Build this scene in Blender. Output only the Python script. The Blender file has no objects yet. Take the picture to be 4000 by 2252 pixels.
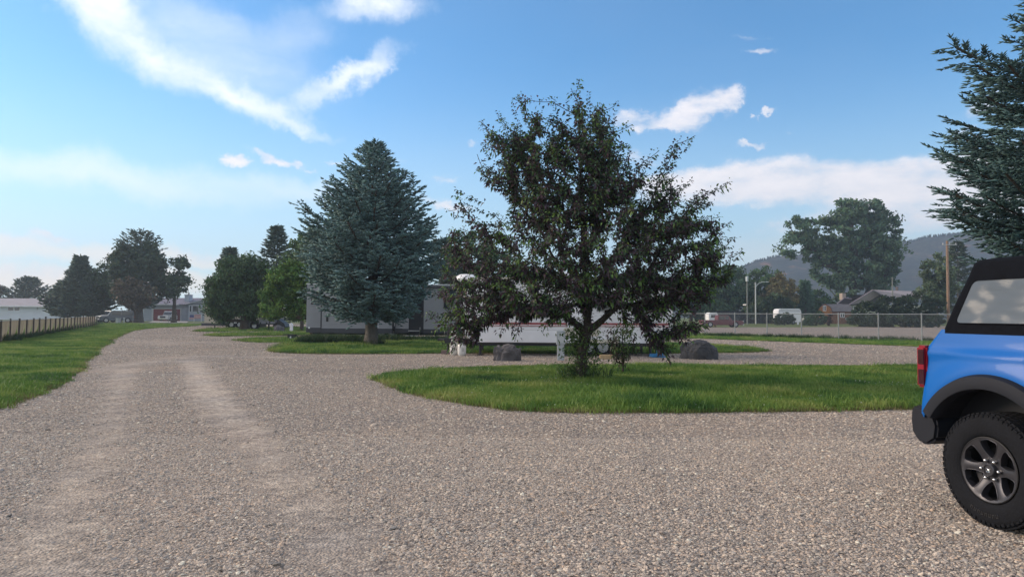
import bpy, bmesh, math, random
import numpy as np
from mathutils import Vector, Matrix, Euler
from mathutils.geometry import tessellate_polygon

random.seed(7)
RNG = np.random.default_rng(11)
SC = bpy.context.scene
COL = SC.collection
R = math.radians

# ------------------------------------------------------------------ camera
CAM_H = 1.5
HAZE_D = 0.0006
FPX = 2700.0                      # focal length in pixels of the 4000 px wide photograph
cam_d = bpy.data.cameras.new('camera')
cam = bpy.data.objects.new('camera', cam_d)
COL.objects.link(cam)
cam_d.sensor_width = 36.0
cam_d.lens = 36.0 * FPX / 4000.0
cam_d.clip_start = 0.05
cam_d.clip_end = 12000
CAM_M = Matrix.Translation((0, 0, CAM_H)) @ Euler((R(90 + 2.18), 0, 0)).to_matrix().to_4x4() @ Matrix.Rotation(R(0.34), 4, 'Z')
cam.matrix_world = CAM_M
SC.camera = cam
cam_d.dof.use_dof = False
SC.render.resolution_x, SC.render.resolution_y = 1024, 576

# ------------------------------------------------------------------ sky and sun
SUN_EL, SUN_AZ = R(24), R(-74)    # azimuth measured from the view direction (+Y), clockwise
w = bpy.data.worlds.new('World')
SC.world = w
w.use_nodes = True
NT = w.node_tree
for n in list(NT.nodes):
    NT.nodes.remove(n)
L = NT.links

def N(t, **kw):
    n = NT.nodes.new(t)
    for k, v in kw.items():
        setattr(n, k, v)
    return n

def wmath(op, a, b=None, c=None, clamp=False):
    n = N('ShaderNodeMath', operation=op, use_clamp=clamp)
    for i, v in enumerate((a, b, c)):
        if v is None:
            continue
        if isinstance(v, (int, float)):
            n.inputs[i].default_value = v
        else:
            L.new(v, n.inputs[i])
    return n.outputs[0]

sky = N('ShaderNodeTexSky', sky_type='NISHITA')
sky.sun_disc = False
sky.sun_elevation = SUN_EL
sky.sun_rotation = SUN_AZ
sky.altitude = 1200
sky.air_density = 1.1
sky.dust_density = 0.35
sky.ozone_density = 3.0
tc = N('ShaderNodeTexCoord')
sep = N('ShaderNodeSeparateXYZ')
L.new(tc.outputs['Generated'], sep.inputs[0])
az = wmath('ARCTAN2', sep.outputs[0], sep.outputs[1])
el = wmath('ARCSINE', sep.outputs[2])
comb = N('ShaderNodeCombineXYZ')
L.new(az, comb.inputs[0]); L.new(el, comb.inputs[1])
# warp the angular coordinates so that the clouds get torn edges
nz1 = N('ShaderNodeTexNoise'); nz1.inputs['Scale'].default_value = 8; nz1.inputs['Detail'].default_value = 9; nz1.inputs['Roughness'].default_value = 0.66
L.new(tc.outputs['Generated'], nz1.inputs['Vector'])
vs = N('ShaderNodeVectorMath', operation='SUBTRACT'); L.new(nz1.outputs['Color'], vs.inputs[0]); vs.inputs[1].default_value = (.5, .5, .5)
vm = N('ShaderNodeVectorMath', operation='MULTIPLY'); L.new(vs.outputs[0], vm.inputs[0]); vm.inputs[1].default_value = (.17, .085, 0)
va = N('ShaderNodeVectorMath', operation='ADD'); L.new(comb.outputs[0], va.inputs[0]); L.new(vm.outputs[0], va.inputs[1])
WARP = va.outputs[0]
nz2 = N('ShaderNodeTexNoise'); nz2.inputs['Scale'].default_value = 14; nz2.inputs['Detail'].default_value = 8; nz2.inputs['Roughness'].default_value = 0.62
mp = N('ShaderNodeMapping'); mp.inputs['Scale'].default_value = (1, 1, 2.6)
L.new(tc.outputs['Generated'], mp.inputs[0]); L.new(mp.outputs[0], nz2.inputs['Vector'])
NOI = nz2.outputs['Fac']

def blob(cx, cy, a, b, ang, inten, soft=1.0, tex=0.5):
    """one soft elliptical cloud; centre and half axes in photo pixels turned into angles of the sky"""
    caz = math.atan((cx - 2000) / FPX)
    cel = math.atan((1229 + (cx - 2000) * .006 - cy) / FPX * math.cos(caz))
    m = N('ShaderNodeMapping', vector_type='TEXTURE')
    m.inputs['Location'].default_value = (caz, cel, 0)
    m.inputs['Rotation'].default_value = (0, 0, R(ang))
    m.inputs['Scale'].default_value = (a / FPX * math.cos(caz) ** 2, b / FPX * math.cos(caz), 1)
    L.new(WARP, m.inputs[0])
    ln = N('ShaderNodeVectorMath', operation='LENGTH'); L.new(m.outputs[0], ln.inputs[0])
    mr = N('ShaderNodeMapRange', interpolation_type='SMOOTHSTEP')
    L.new(ln.outputs['Value'], mr.inputs[0])
    mr.inputs[1].default_value = 1.0 + .15 * soft; mr.inputs[2].default_value = max(0.0, 1.0 - .95 * soft)
    mr.inputs[3].default_value = 0; mr.inputs[4].default_value = inten
    if tex > 0:
        t = wmath('MULTIPLY_ADD', NOI, 3.6 * tex, 1.0 - 1.8 * tex)
        return wmath('MULTIPLY', mr.outputs[0], t)
    return mr.outputs[0]

CIRRUS = [  # high bright streaks
    (330, 0, 300, 120, -38, .85, 1, .25), (560, 150, 330, 100, -38, .75, 1, .3), (850, 315, 330, 78, -22, .7, 1, .35),
    (1080, 420, 230, 60, -14, .7, 1, .35), (1330, 320, 250, 55, 28, .72, 1, .3), (1480, 230, 170, 40, 26, .45, 1, .3),
    (1010, 250, 420, 150, -10, .30, 1, .3), (1180, 480, 190, 30, -14, .5, 1, .5), (1480, 10, 240, 75, 6, .85, 1, .4),
    (700, 90, 330, 150, -20, .30, 1, .2), (1150, 120, 260, 90, 10, .22, 1, .3),
    (500, 690, 900, 80, -2, .45, 1, .15), (150, 660, 700, 100, 0, .22, 1, .15), (1150, 715, 420, 50, -2, .35, 1, .1)]
CUMULUS = [
    (1065, 610, 120, 26, -4, .85, .9, .4), (925, 628, 75, 20, 0, .7, .9, .5), (1175, 642, 50, 10, 0, .5, .9, .5), (1330, 622, 90, 10, -3, .35, .9, .5),
    (1724, 668, 95, 30, -3, .6, 1, .3), (1745, 790, 110, 35, -20, .55, 1, .3), (1850, 555, 60, 24, 0, .6, 1, .3), (1540, 610, 90, 20, -8, .45, .9, .5),
    (2740, 440, 210, 80, 14, .85, .8, .35), (2880, 400, 80, 60, 40, .75, .8, .3), (2500, 490, 170, 45, -3, .7, .8, .35), (2660, 505, 150, 32, -4, .7, .8, .4),
    (2960, 563, 95, 15, 8, .75, .9, .4), (3020, 430, 40, 16, 20, .7, .9, .3), (2970, 463, 22, 12, 0, .6, .9, .3), (3090, 505, 50, 14, 0, .35, .9, .3),
    (2965, 186, 95, 14, 6, .7, .9, .6), (2930, 125, 90, 10, -6, .4, .9, .6), (3850, 395, 190, 62, 14, .62, 1, .3), (3690, 516, 130, 26, 6, .5, 1, .3),
    (2520, 618, 140, 36, -6, .6, 1, .4), (3000, 700, 480, 110, 2, .95, .7, .2), (3450, 730, 520, 120, 3, .95, .7, .2), (3850, 700, 360, 140, 8, .95, .7, .2), (2700, 720, 260, 80, 0, .8, .8, .2),
    (2820, 780, 320, 60, 0, .5, 1, .3), (3500, 860, 700, 90, 3, .75, 1, .2), (3250, 880, 430, 30, 4, .35, 1, .3), (2600, 700, 150, 60, 0, .35, 1, .3),
    (205, 912, 100, 30, 0, .8, .9, .3), (60, 935, 260, 34, -3, .5, 1, .3), (760, 985, 420, 40, -2, .45, 1, .2), (150, 1060, 420, 42, 0, .5, 1, .2)]

WARM = [(60, 1080, 1700, 60, 0, .85, 1, .15), (300, 975, 1100, 50, -1, .65, 1, .2), (600, 1010, 500, 36, 0, .5, 1, .3), (-600, 1000, 900, 200, 0, .7, 1, .2), (760, 1120, 700, 70, 0, .5, 1, .2), (3400, 1000, 900, 110, 0, .35, 1, .2)]

def union(lst):
    acc = None
    for s in lst:
        v = blob(*s)
        acc = v if acc is None else wmath('SUBTRACT', wmath('ADD', acc, v), wmath('MULTIPLY', acc, v))
    return wmath('MINIMUM', wmath('MAXIMUM', acc, 0.0), 1.0)

def tear(v, noise, amt, lo, hi):
    a = wmath('MULTIPLY_ADD', wmath('SUBTRACT', noise, .5), amt, v)
    n = N('ShaderNodeMapRange', interpolation_type='SMOOTHSTEP'); L.new(a, n.inputs[0])
    n.inputs[1].default_value = lo; n.inputs[2].default_value = hi
    return wmath('MULTIPLY', n.outputs[0], wmath('MINIMUM', wmath('MULTIPLY', v, 2.2), 1.0))
mpS = N('ShaderNodeMapping'); mpS.inputs['Rotation'].default_value = (0, 0, R(28)); mpS.inputs['Scale'].default_value = (5, 34, 1)
L.new(WARP, mpS.inputs[0])
nzS = N('ShaderNodeTexNoise'); nzS.inputs['Scale'].default_value = 1.0; nzS.inputs['Detail'].default_value = 6; L.new(mpS.outputs[0], nzS.inputs['Vector'])
m_ci = wmath('MULTIPLY', union(CIRRUS), wmath('MULTIPLY_ADD', nzS.outputs['Fac'], 1.3, .30), clamp=True)
m_cu = wmath('MULTIPLY', tear(union(CUMULUS), NOI, 1.35, -.05, 1.05), .95)
m_wa = union(WARM)
# thin cloud, faint in view; thickened overhead and behind as added fill light
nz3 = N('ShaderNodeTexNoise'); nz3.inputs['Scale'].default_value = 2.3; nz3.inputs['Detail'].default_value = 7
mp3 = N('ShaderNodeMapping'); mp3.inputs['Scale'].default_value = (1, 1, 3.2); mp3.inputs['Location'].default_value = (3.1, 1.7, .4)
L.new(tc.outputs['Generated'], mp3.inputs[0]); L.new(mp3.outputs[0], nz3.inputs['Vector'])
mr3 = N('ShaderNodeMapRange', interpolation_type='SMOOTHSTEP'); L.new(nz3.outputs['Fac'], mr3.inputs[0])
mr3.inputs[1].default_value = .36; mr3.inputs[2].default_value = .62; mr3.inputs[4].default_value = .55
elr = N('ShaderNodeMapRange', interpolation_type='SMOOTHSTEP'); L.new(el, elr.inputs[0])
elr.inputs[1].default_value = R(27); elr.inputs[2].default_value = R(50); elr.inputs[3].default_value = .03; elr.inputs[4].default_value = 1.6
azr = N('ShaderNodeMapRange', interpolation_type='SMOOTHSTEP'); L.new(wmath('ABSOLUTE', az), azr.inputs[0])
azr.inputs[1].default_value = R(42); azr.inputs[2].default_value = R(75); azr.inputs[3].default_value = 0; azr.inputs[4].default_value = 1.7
m_fill = wmath('MINIMUM', wmath('MULTIPLY', mr3.outputs[0], wmath('MAXIMUM', elr.outputs[0], azr.outputs[0])), .9)

def mixc(f, a, b):
    n = N('ShaderNodeMix', data_type='RGBA')
    L.new(f, n.inputs[0]) if not isinstance(f, float) else setattr(n.inputs[0], 'default_value', f)
    for i, v in ((6, a), (7, b)):
        if isinstance(v, tuple):
            n.inputs[i].default_value = v + (1,)
        else:
            L.new(v, n.inputs[i])
    return n.outputs[2]

SKY_S = 0.125
tint = N('ShaderNodeMix', data_type='RGBA', blend_type='MULTIPLY'); tint.inputs[0].default_value = 1
L.new(sky.outputs[0], tint.inputs[6]); tint.inputs[7].default_value = (0.78, 1.01, 1.07, 1)
hs = N('ShaderNodeHueSaturation'); hs.inputs['Saturation'].default_value = 1.14; L.new(tint.outputs[2], hs.inputs['Color'])
SKYC = hs.outputs[0]
CLOUD_W = (6.4, 6.5, 6.7)
hzn = N('ShaderNodeMapRange', interpolation_type='SMOOTHSTEP'); L.new(el, hzn.inputs[0])
hzn.inputs[1].default_value = R(20); hzn.inputs[2].default_value = R(-3); hzn.inputs[3].default_value = 0; hzn.inputs[4].default_value = .92
c0 = mixc(hzn.outputs[0], SKYC, (3.7, 4.8, 5.3))
c1 = mixc(m_fill, c0, (6.6, 6.1, 5.8))
c2 = mixc(m_ci, c1, CLOUD_W)
shade = wmath('MULTIPLY_ADD', NOI, 1.4, -.2, clamp=True)
cu_col = mixc(shade, (4.2, 4.3, 4.8), (6.8, 6.3, 6.2))
c2b = mixc(m_wa, c2, (7.0, 5.8, 4.7))
c3 = mixc(m_cu, c2b, cu_col)
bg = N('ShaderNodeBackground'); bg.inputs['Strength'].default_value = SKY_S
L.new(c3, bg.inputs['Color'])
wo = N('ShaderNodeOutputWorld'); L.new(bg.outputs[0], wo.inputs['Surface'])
w.cycles.sampling_method = 'MANUAL'; w.cycles.sample_map_resolution = 512

sun_d = bpy.data.lights.new('sun', 'SUN')
sun_d.energy = 3.1
sun_d.angle = R(32)
sun_d.color = (1.0, .80, .60)
sun = bpy.data.objects.new('sun', sun_d)
COL.objects.link(sun)
sdir = Vector((math.sin(SUN_AZ) * math.cos(SUN_EL), math.cos(SUN_AZ) * math.cos(SUN_EL), math.sin(SUN_EL)))
sun.rotation_euler = sdir.to_track_quat('Z', 'Y').to_euler()
sun.location = sdir * 50

vs_ = SC.view_settings
vs_.view_transform = 'Standard'
vs_.look = 'None'
vs_.gamma = 1
vs_.exposure = 0.66
vs_.use_curve_mapping = False
SC.cycles.max_bounces = 6
SC.cycles.transparent_max_bounces = 12
SC.cycles.volume_bounces = 0
SC.cycles.use_denoising = True

# ------------------------------------------------------------------ where a pixel of the photograph lies in the place
def ray(px, py):
    d = CAM_M.to_3x3() @ Vector(((px - 2000) / FPX, (1126 - py) / FPX, -1))
    return d.normalized()

def P(px, py, z=0.0):
    d = ray(px, py)
    t = (z - CAM_H) / d.z
    return Vector((0, 0, CAM_H)) + d * t

def A(px, py, Y):
    d = ray(px, py)
    return Vector((0, 0, CAM_H)) + d * (Y / d.y)

def XA(px, Y):
    return A(px, 1229 + (px - 2000) * .006, Y).x

def ZA(px, py, Y):
    return A(px, py, Y).z

# ------------------------------------------------------------------ materials
MATS = {}
def mat(name, col, rough=.7, metal=0.0, var=.0, vscale=3.0, bump=0.0, bscale=30.0, spec=.5, coat=0.0, vcol=None):
    if name in MATS:
        return MATS[name]
    m = bpy.data.materials.new(name)
    m.use_nodes = True
    nt = m.node_tree
    b = nt.nodes['Principled BSDF']
    b.inputs['Base Color'].default_value = tuple(col) + (1,)
    b.inputs['Roughness'].default_value = rough
    b.inputs['Metallic'].default_value = metal
    b.inputs['Specular IOR Level'].default_value = spec
    b.inputs['Coat Weight'].default_value = coat
    b.inputs['Coat Roughness'].default_value = .05
    if var or bump:
        t = nt.nodes.new('ShaderNodeTexCoord')
    if var:
        n = nt.nodes.new('ShaderNodeTexNoise'); n.inputs['Scale'].default_value = vscale; n.inputs['Detail'].default_value = 6
        nt.links.new(t.outputs['Object'], n.inputs['Vector'])
        r = nt.nodes.new('ShaderNodeMapRange'); r.inputs[1].default_value = .3; r.inputs[2].default_value = .7
        nt.links.new(n.outputs['Fac'], r.inputs[0])
        mx = nt.nodes.new('ShaderNodeMix'); mx.data_type = 'RGBA'
        c2 = vcol or tuple(c * (1 - var) for c in col)
        mx.inputs[6].default_value = tuple(col) + (1,); mx.inputs[7].default_value = tuple(c2) + (1,)
        nt.links.new(r.outputs[0], mx.inputs[0]); nt.links.new(mx.outputs[2], b.inputs['Base Color'])
    if bump:
        n = nt.nodes.new('ShaderNodeTexNoise'); n.inputs['Scale'].default_value = bscale; n.inputs['Detail'].default_value = 5
        nt.links.new(t.outputs['Object'], n.inputs['Vector'])
        bp = nt.nodes.new('ShaderNodeBump'); bp.inputs['Strength'].default_value = bump; bp.inputs['Distance'].default_value = .02
        nt.links.new(n.outputs['Fac'], bp.inputs['Height']); nt.links.new(bp.outputs[0], b.inputs['Normal'])
    MATS[name] = m
    return m

def leafmat(name, trans=.25, rough=.55, spec=.35):
    """colour of each leaf comes from the mesh attribute"""
    if name in MATS:
        return MATS[name]
    m = bpy.data.materials.new(name); m.use_nodes = True
    nt = m.node_tree
    b = nt.nodes['Principled BSDF']
    a = nt.nodes.new('ShaderNodeAttribute'); a.attribute_name = 'leafcol'
    nt.links.new(a.outputs['Color'], b.inputs['Base Color'])
    b.inputs['Roughness'].default_value = rough
    b.inputs['Specular IOR Level'].default_value = spec
    tr = nt.nodes.new('ShaderNodeBsdfTranslucent')
    nt.links.new(a.outputs['Color'], tr.inputs['Color'])
    mx = nt.nodes.new('ShaderNodeMixShader'); mx.inputs[0].default_value = trans
    o = nt.nodes['Material Output']
    nt.links.new(b.outputs[0], mx.inputs[1]); nt.links.new(tr.outputs[0], mx.inputs[2]); nt.links.new(mx.outputs[0], o.inputs['Surface'])
    MATS[name] = m
    return m

# ------------------------------------------------------------------ mesh and object helpers
class MB:
    def __init__(s):
        s.v = []; s.f = []; s.mi = []; s.cur = 0
    def quad(s, a, b, c, d):
        n = len(s.v); s.v += [tuple(a), tuple(b), tuple(c), tuple(d)]; s.f.append((n, n + 1, n + 2, n + 3)); s.mi.append(s.cur)
    def poly(s, pts):
        n = len(s.v); s.v += [tuple(p) for p in pts]; s.f.append(tuple(range(n, n + len(pts)))); s.mi.append(s.cur)
        return s
    def box(s, x0, x1, y0, y1, z0, z1, M=None, taper=0.0):
        n = len(s.v)
        t = taper
        p = [(x0, y0, z0), (x1, y0, z0), (x1, y1, z0), (x0, y1, z0), (x0 + t, y0 + t, z1), (x1 - t, y0 + t, z1), (x1 - t, y1 - t, z1), (x0 + t, y1 - t, z1)]
        if M is not None:
            p = [tuple(M @ Vector(q)) for q in p]
        s.v += p
        for f in ((0, 3, 2, 1), (4, 5, 6, 7), (0, 1, 5, 4), (1, 2, 6, 5), (2, 3, 7, 6), (3, 0, 4, 7)):
            s.f.append(tuple(n + i for i in f)); s.mi.append(s.cur)
        return s
    def tube(s, pts, rad, k=8, cap=True):
        pts = [Vector(p) for p in pts]
        if isinstance(rad, (int, float)):
            rad = [rad] * len(pts)
        n0 = len(s.v)
        for i, p in enumerate(pts):
            d = (pts[min(i + 1, len(pts) - 1)] - pts[max(i - 1, 0)])
            if d.length < 1e-9: d = Vector((0, 0, 1))
            d.normalize()
            u = d.orthogonal() if i == 0 else (u - d * u.dot(d))
            if u.length < 1e-6: u = d.orthogonal()
            u.normalize(); q = d.cross(u)
            for j in range(k):
                a = 2 * math.pi * j / k
                s.v.append(tuple(p + (u * math.cos(a) + q * math.sin(a)) * rad[i]))
        for i in range(len(pts) - 1):
            for j in range(k):
                a = n0 + i * k + j; b = n0 + i * k + (j + 1) % k
                s.f.append((a, b, b + k, a + k)); s.mi.append(s.cur)
        if cap:
            s.f.append(tuple(n0 + j for j in reversed(range(k)))); s.mi.append(s.cur)
            s.f.append(tuple(n0 + (len(pts) - 1) * k + j for j in range(k))); s.mi.append(s.cur)
        return s
    def lathe(s, prof, k=32, M=None, cap=True):
        """prof: (radius, height) pairs turned round Z"""
        n0 = len(s.v)
        for r, h in prof:
            for j in range(k):
                a = 2 * math.pi * j / k
                p = Vector((r * math.cos(a), r * math.sin(a), h))
                s.v.append(tuple(M @ p if M is not None else p))
        for i in range(len(prof) - 1):
            for j in range(k):
                a = n0 + i * k + j; b = n0 + i * k + (j + 1) % k
                s.f.append((a, b, b + k, a + k)); s.mi.append(s.cur)
        if cap and prof[0][0] > 1e-6:
            s.f.append(tuple(n0 + j for j in reversed(range(k)))); s.mi.append(s.cur)
        if cap and prof[-1][0] > 1e-6:
            s.f.append(tuple(n0 + (len(prof) - 1) * k + j for j in range(k))); s.mi.append(s.cur)
        return s
    def prism(s, poly, y0, y1, M=None):
        """poly in (x, z), extruded along y"""
        n = len(s.v); k = len(poly)
        for y in (y0, y1):
            for x, z in poly:
                p = Vector((x, y, z)); s.v.append(tuple(M @ p if M is not None else p))
        s.f.append(tuple(n + i for i in range(k))); s.mi.append(s.cur)
        s.f.append(tuple(n + k + i for i in reversed(range(k)))); s.mi.append(s.cur)
        for i in range(k):
            j = (i + 1) % k
            s.f.append((n + i, n + k + i, n + k + j, n + j)); s.mi.append(s.cur)
        return s
    def build(s, name, m, parent=None, smooth=False, bevel=0.0, merge=True, loc=None):
        me = bpy.data.meshes.new(name)
        me.from_pydata(s.v, [], s.f)
        ms = m if isinstance(m, (list, tuple)) else [m]
        for q in ms:
            me.materials.append(q)
        if len(ms) > 1:
            me.polygons.foreach_set('material_index', s.mi)
        bm = bmesh.new(); bm.from_mesh(me)
        if merge:
            bmesh.ops.remove_doubles(bm, verts=bm.verts, dist=1e-5)
        bmesh.ops.recalc_face_normals(bm, faces=bm.faces)
        if bevel:
            es = [e for e in bm.edges if len(e.link_faces) == 2 and e.calc_face_angle(0) > R(25)]
            bmesh.ops.bevel(bm, geom=es, offset=bevel, segments=2, affect='EDGES', clamp_overlap=True)
        bm.to_mesh(me); bm.free()
        if smooth:
            me.polygons.foreach_set('use_smooth', [True] * len(me.polygons))
            if smooth == 'angle':
                me.set_sharp_from_angle(angle=R(38))
        o = bpy.data.objects.new(name, me)
        COL.objects.link(o)
        if parent: o.parent = parent
        if loc is not None: o.location = loc
        return o

def tag(o, label, cat, group=None, kind=None):
    if label: o['label'] = label
    if cat: o['category'] = cat
    if group: o['group'] = group
    if kind: o['kind'] = kind
    return o

def thing(name, label, cat, loc=(0, 0, 0), rz=0.0, group=None):
    o = bpy.data.objects.new(name, None)
    o.empty_display_size = .2
    COL.objects.link(o)
    o.location = loc; o.rotation_euler = (0, 0, rz)
    return tag(o, label, cat, group)

def fast_mesh(name, V, F, mats, cols=None, parent=None, smooth=False, nper=None):
    """V (n,3) array; F list of (m,k) index arrays"""
    me = bpy.data.meshes.new(name)
    V = np.asarray(V, dtype=np.float32)
    me.vertices.add(len(V)); me.vertices.foreach_set('co', V.ravel())
    if not isinstance(F, (list, tuple)): F = [F]
    idx = np.concatenate([f.ravel() for f in F]).astype(np.int32)
    cnt = np.concatenate([np.full(len(f), f.shape[1]) for f in F]).astype(np.int32)
    st = np.concatenate([[0], np.cumsum(cnt)[:-1]]).astype(np.int32)
    me.loops.add(len(idx)); me.loops.foreach_set('vertex_index', idx)
    me.polygons.add(len(cnt)); me.polygons.foreach_set('loop_start', st)
    me.polygons.foreach_set('loop_total', cnt)
    me.materials.append(mats)
    if cols is not None:
        a = me.attributes.new('leafcol', 'FLOAT_COLOR', 'POINT')
        c = np.ones((len(V), 4), dtype=np.float32); c[:, :3] = cols
        a.data.foreach_set('color', c.ravel())
    me.update(calc_edges=True)
    if smooth:
        me.polygons.foreach_set('use_smooth', np.ones(len(cnt), dtype=bool))
    o = bpy.data.objects.new(name, me)
    COL.objects.link(o)
    if parent: o.parent = parent
    return o
# ------------------------------------------------------------------ ground
def nodes(m):
    m.use_nodes = True
    nt = m.node_tree
    return nt, nt.nodes['Principled BSDF'], nt.nodes['Material Output']

def nn(nt, t, **kw):
    n = nt.nodes.new(t)
    for k, v in kw.items():
        setattr(n, k, v)
    return n

def ramp(nt, fac, stops, interp='LINEAR'):
    r = nn(nt, 'ShaderNodeValToRGB')
    r.color_ramp.interpolation = interp
    while len(r.color_ramp.elements) < len(stops):
        r.color_ramp.elements.new(.5)
    for e, (p, c) in zip(r.color_ramp.elements, stops):
        e.position = p; e.color = tuple(c) + (1,)
    nt.links.new(fac, r.inputs[0])
    return r.outputs[0]

def gmix(nt, f, a, b, blend='MIX'):
    n = nn(nt, 'ShaderNodeMix', data_type='RGBA', blend_type=blend)
    for i, v in ((0, f), (6, a), (7, b)):
        if isinstance(v, (int, float)): n.inputs[i].default_value = v
        elif isinstance(v, tuple): n.inputs[i].default_value = v + (1,)
        else: nt.links.new(v, n.inputs[i])
    return n.outputs[2]

def gnoise(nt, vec, scale, detail=5, rough=.55):
    n = nn(nt, 'ShaderNodeTexNoise'); n.inputs['Scale'].default_value = scale; n.inputs['Detail'].default_value = detail; n.inputs['Roughness'].default_value = rough
    nt.links.new(vec, n.inputs['Vector'])
    return n.outputs['Fac']

STONES = [(0.0, (0.23, 0.215, 0.197)), (0.14, (0.297, 0.263, 0.228)), (0.28, (0.405, 0.34, 0.285)), (0.42, (0.327, 0.3, 0.272)), (0.55, (0.482, 0.404, 0.329)), (0.68, (0.375, 0.318, 0.262)), (0.8, (0.539, 0.458, 0.373)), (0.9, (0.463, 0.353, 0.265)), (0.96, (0.612, 0.575, 0.476))]

def gravel_material(name, dusty=0.0, scale=52.0):
    m = bpy.data.materials.new(name)
    nt, b, o = nodes(m)
    tcn = nn(nt, 'ShaderNodeTexCoord'); vec = tcn.outputs['Object']
    vo = nn(nt, 'ShaderNodeTexVoronoi'); vo.inputs['Scale'].default_value = scale
    nt.links.new(vec, vo.inputs['Vector'])
    sp = nn(nt, 'ShaderNodeSeparateColor'); nt.links.new(vo.outputs['Color'], sp.inputs[0])
    c = ramp(nt, sp.outputs[0], STONES, 'CONSTANT')
    gap = nn(nt, 'ShaderNodeMapRange'); nt.links.new(vo.outputs['Distance'], gap.inputs[0])
    gap.inputs[1].default_value = .75; gap.inputs[2].default_value = .45
    c = gmix(nt, gap.outputs[0], (.15, .13, .115), c)
    at = nn(nt, 'ShaderNodeAttribute'); at.attribute_name = 'dust'
    n1 = gnoise(nt, vec, 9, 8, .7)
    d = nn(nt, 'ShaderNodeMath', operation='MULTIPLY_ADD'); nt.links.new(n1, d.inputs[0]); d.inputs[1].default_value = 1.3; d.inputs[2].default_value = -.62
    d2 = nn(nt, 'ShaderNodeMath', operation='MULTIPLY_ADD', use_clamp=True); nt.links.new(at.outputs['Fac'], d2.inputs[0]); d2.inputs[1].default_value = 1.0; nt.links.new(d.outputs[0], d2.inputs[2])
    n3 = gnoise(nt, vec, 130, 3, .6)
    dustc = gmix(nt, n3, (.45, .40, .345), (.62, .56, .485))
    c = gmix(nt, d2.outputs[0], c, dustc)
    n2 = gnoise(nt, vec, .45, 5)
    c2 = ramp(nt, n2, [(.3, (.62, .64, .68)), (.52, (.80, .78, .76)), (.7, (.90, .84, .80))])
    c = gmix(nt, 1.0, c, c2, 'MULTIPLY')
    for sc_, lo_, hi_ in ((1.1, .88, 1.08), (3.2, .80, 1.15), (8.5, .66, 1.28), (19, .60, 1.34)):
        n9 = gnoise(nt, vec, sc_, 3, .7)
        c9 = ramp(nt, n9, [(.30, (lo_, lo_, lo_ * 1.02)), (.70, (hi_, hi_ * .99, hi_ * .97))])
        c = gmix(nt, 1.0, c, c9, 'MULTIPLY')
    nt.links.new(c, b.inputs['Base Color'])
    b.inputs['Roughness'].default_value = .85
    b.inputs['Specular IOR Level'].default_value = .25
    bp = nn(nt, 'ShaderNodeBump'); bp.inputs['Strength'].default_value = .9; bp.inputs['Distance'].default_value = .012; bp.invert = True
    nt.links.new(vo.outputs['Distance'], bp.inputs['Height']); nt.links.new(bp.outputs[0], b.inputs['Normal'])
    return m

def grass_material(name, a=(.05, .10, .022), bcol=(.10, .165, .04), dry=(.17, .15, .07), dryamt=.15, scale=1.2):
    m = bpy.data.materials.new(name)
    nt, b, o = nodes(m)
    tcn = nn(nt, 'ShaderNodeTexCoord'); vec = tcn.outputs['Object']
    n1 = gnoise(nt, vec, scale, 7, .6)
    c = ramp(nt, n1, [(.32, a), (.68, bcol)])
    n2 = gnoise(nt, vec, scale * .35, 5)
    r2 = nn(nt, 'ShaderNodeMapRange'); nt.links.new(n2, r2.inputs[0]); r2.inputs[1].default_value = .5; r2.inputs[2].default_value = .8; r2.inputs[4].default_value = dryamt * 3
    c = gmix(nt, r2.outputs[0], c, dry)
    n3 = gnoise(nt, vec, 60, 3, .7)
    c3 = ramp(nt, n3, [(.3, (.45, .45, .45)), (.7, (1.3, 1.3, 1.25))])
    c = gmix(nt, 1.0, c, c3, 'MULTIPLY')
    nt.links.new(c, b.inputs['Base Color'])
    b.inputs['Roughness'].default_value = .9; b.inputs['Specular IOR Level'].default_value = .15
    bp = nn(nt, 'ShaderNodeBump'); bp.inputs['Strength'].default_value = .8; bp.inputs['Distance'].default_value = .05
    nt.links.new(n3, bp.inputs['Height']); nt.links.new(bp.outputs[0], b.inputs['Normal'])
    return m

GRAVEL = gravel_material('gravel')
LOT = gravel_material('lot_gravel', scale=20)
LAWN = grass_material('lawn')
FIELD = grass_material('field', a=(.08, .12, .035), bcol=(.15, .18, .06), dry=(.20, .17, .09), dryamt=.22, scale=.5)

def poly_area_tri(pts):
    tr = tessellate_polygon([[Vector((p[0], p[1], 0)) for p in pts]])
    return tr

def densify(pts, step=.35, amp=.07, closed=True):
    out = []
    n = len(pts)
    for i in range(n if closed else n - 1):
        a = np.array(pts[i][:2]); b = np.array(pts[(i + 1) % n][:2])
        d = np.linalg.norm(b - a)
        st = max(step, .012 * min(np.linalg.norm(a), 200))
        k = max(1, min(160, int(d / st)))
        nrm = np.array([-(b - a)[1], (b - a)[0]]) / max(d, 1e-6)
        for j in range(k):
            t = j / k
            p = a + (b - a) * t
            q = p + nrm * (amp * (math.sin(p[0] * 3.1 + p[1] * 2.3) * .6 + random.uniform(-1, 1)))
            out.append((q[0], q[1]))
    return out

def smooth_poly(pts, k=2):
    for _ in range(k):
        out = []
        n = len(pts)
        for i in range(n):
            a = pts[i]; b = pts[(i + 1) % n]
            out.append((a[0] * .75 + b[0] * .25, a[1] * .75 + b[1] * .25))
            out.append((a[0] * .25 + b[0] * .75, a[1] * .25 + b[1] * .75))
        pts = out
    return pts

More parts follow.
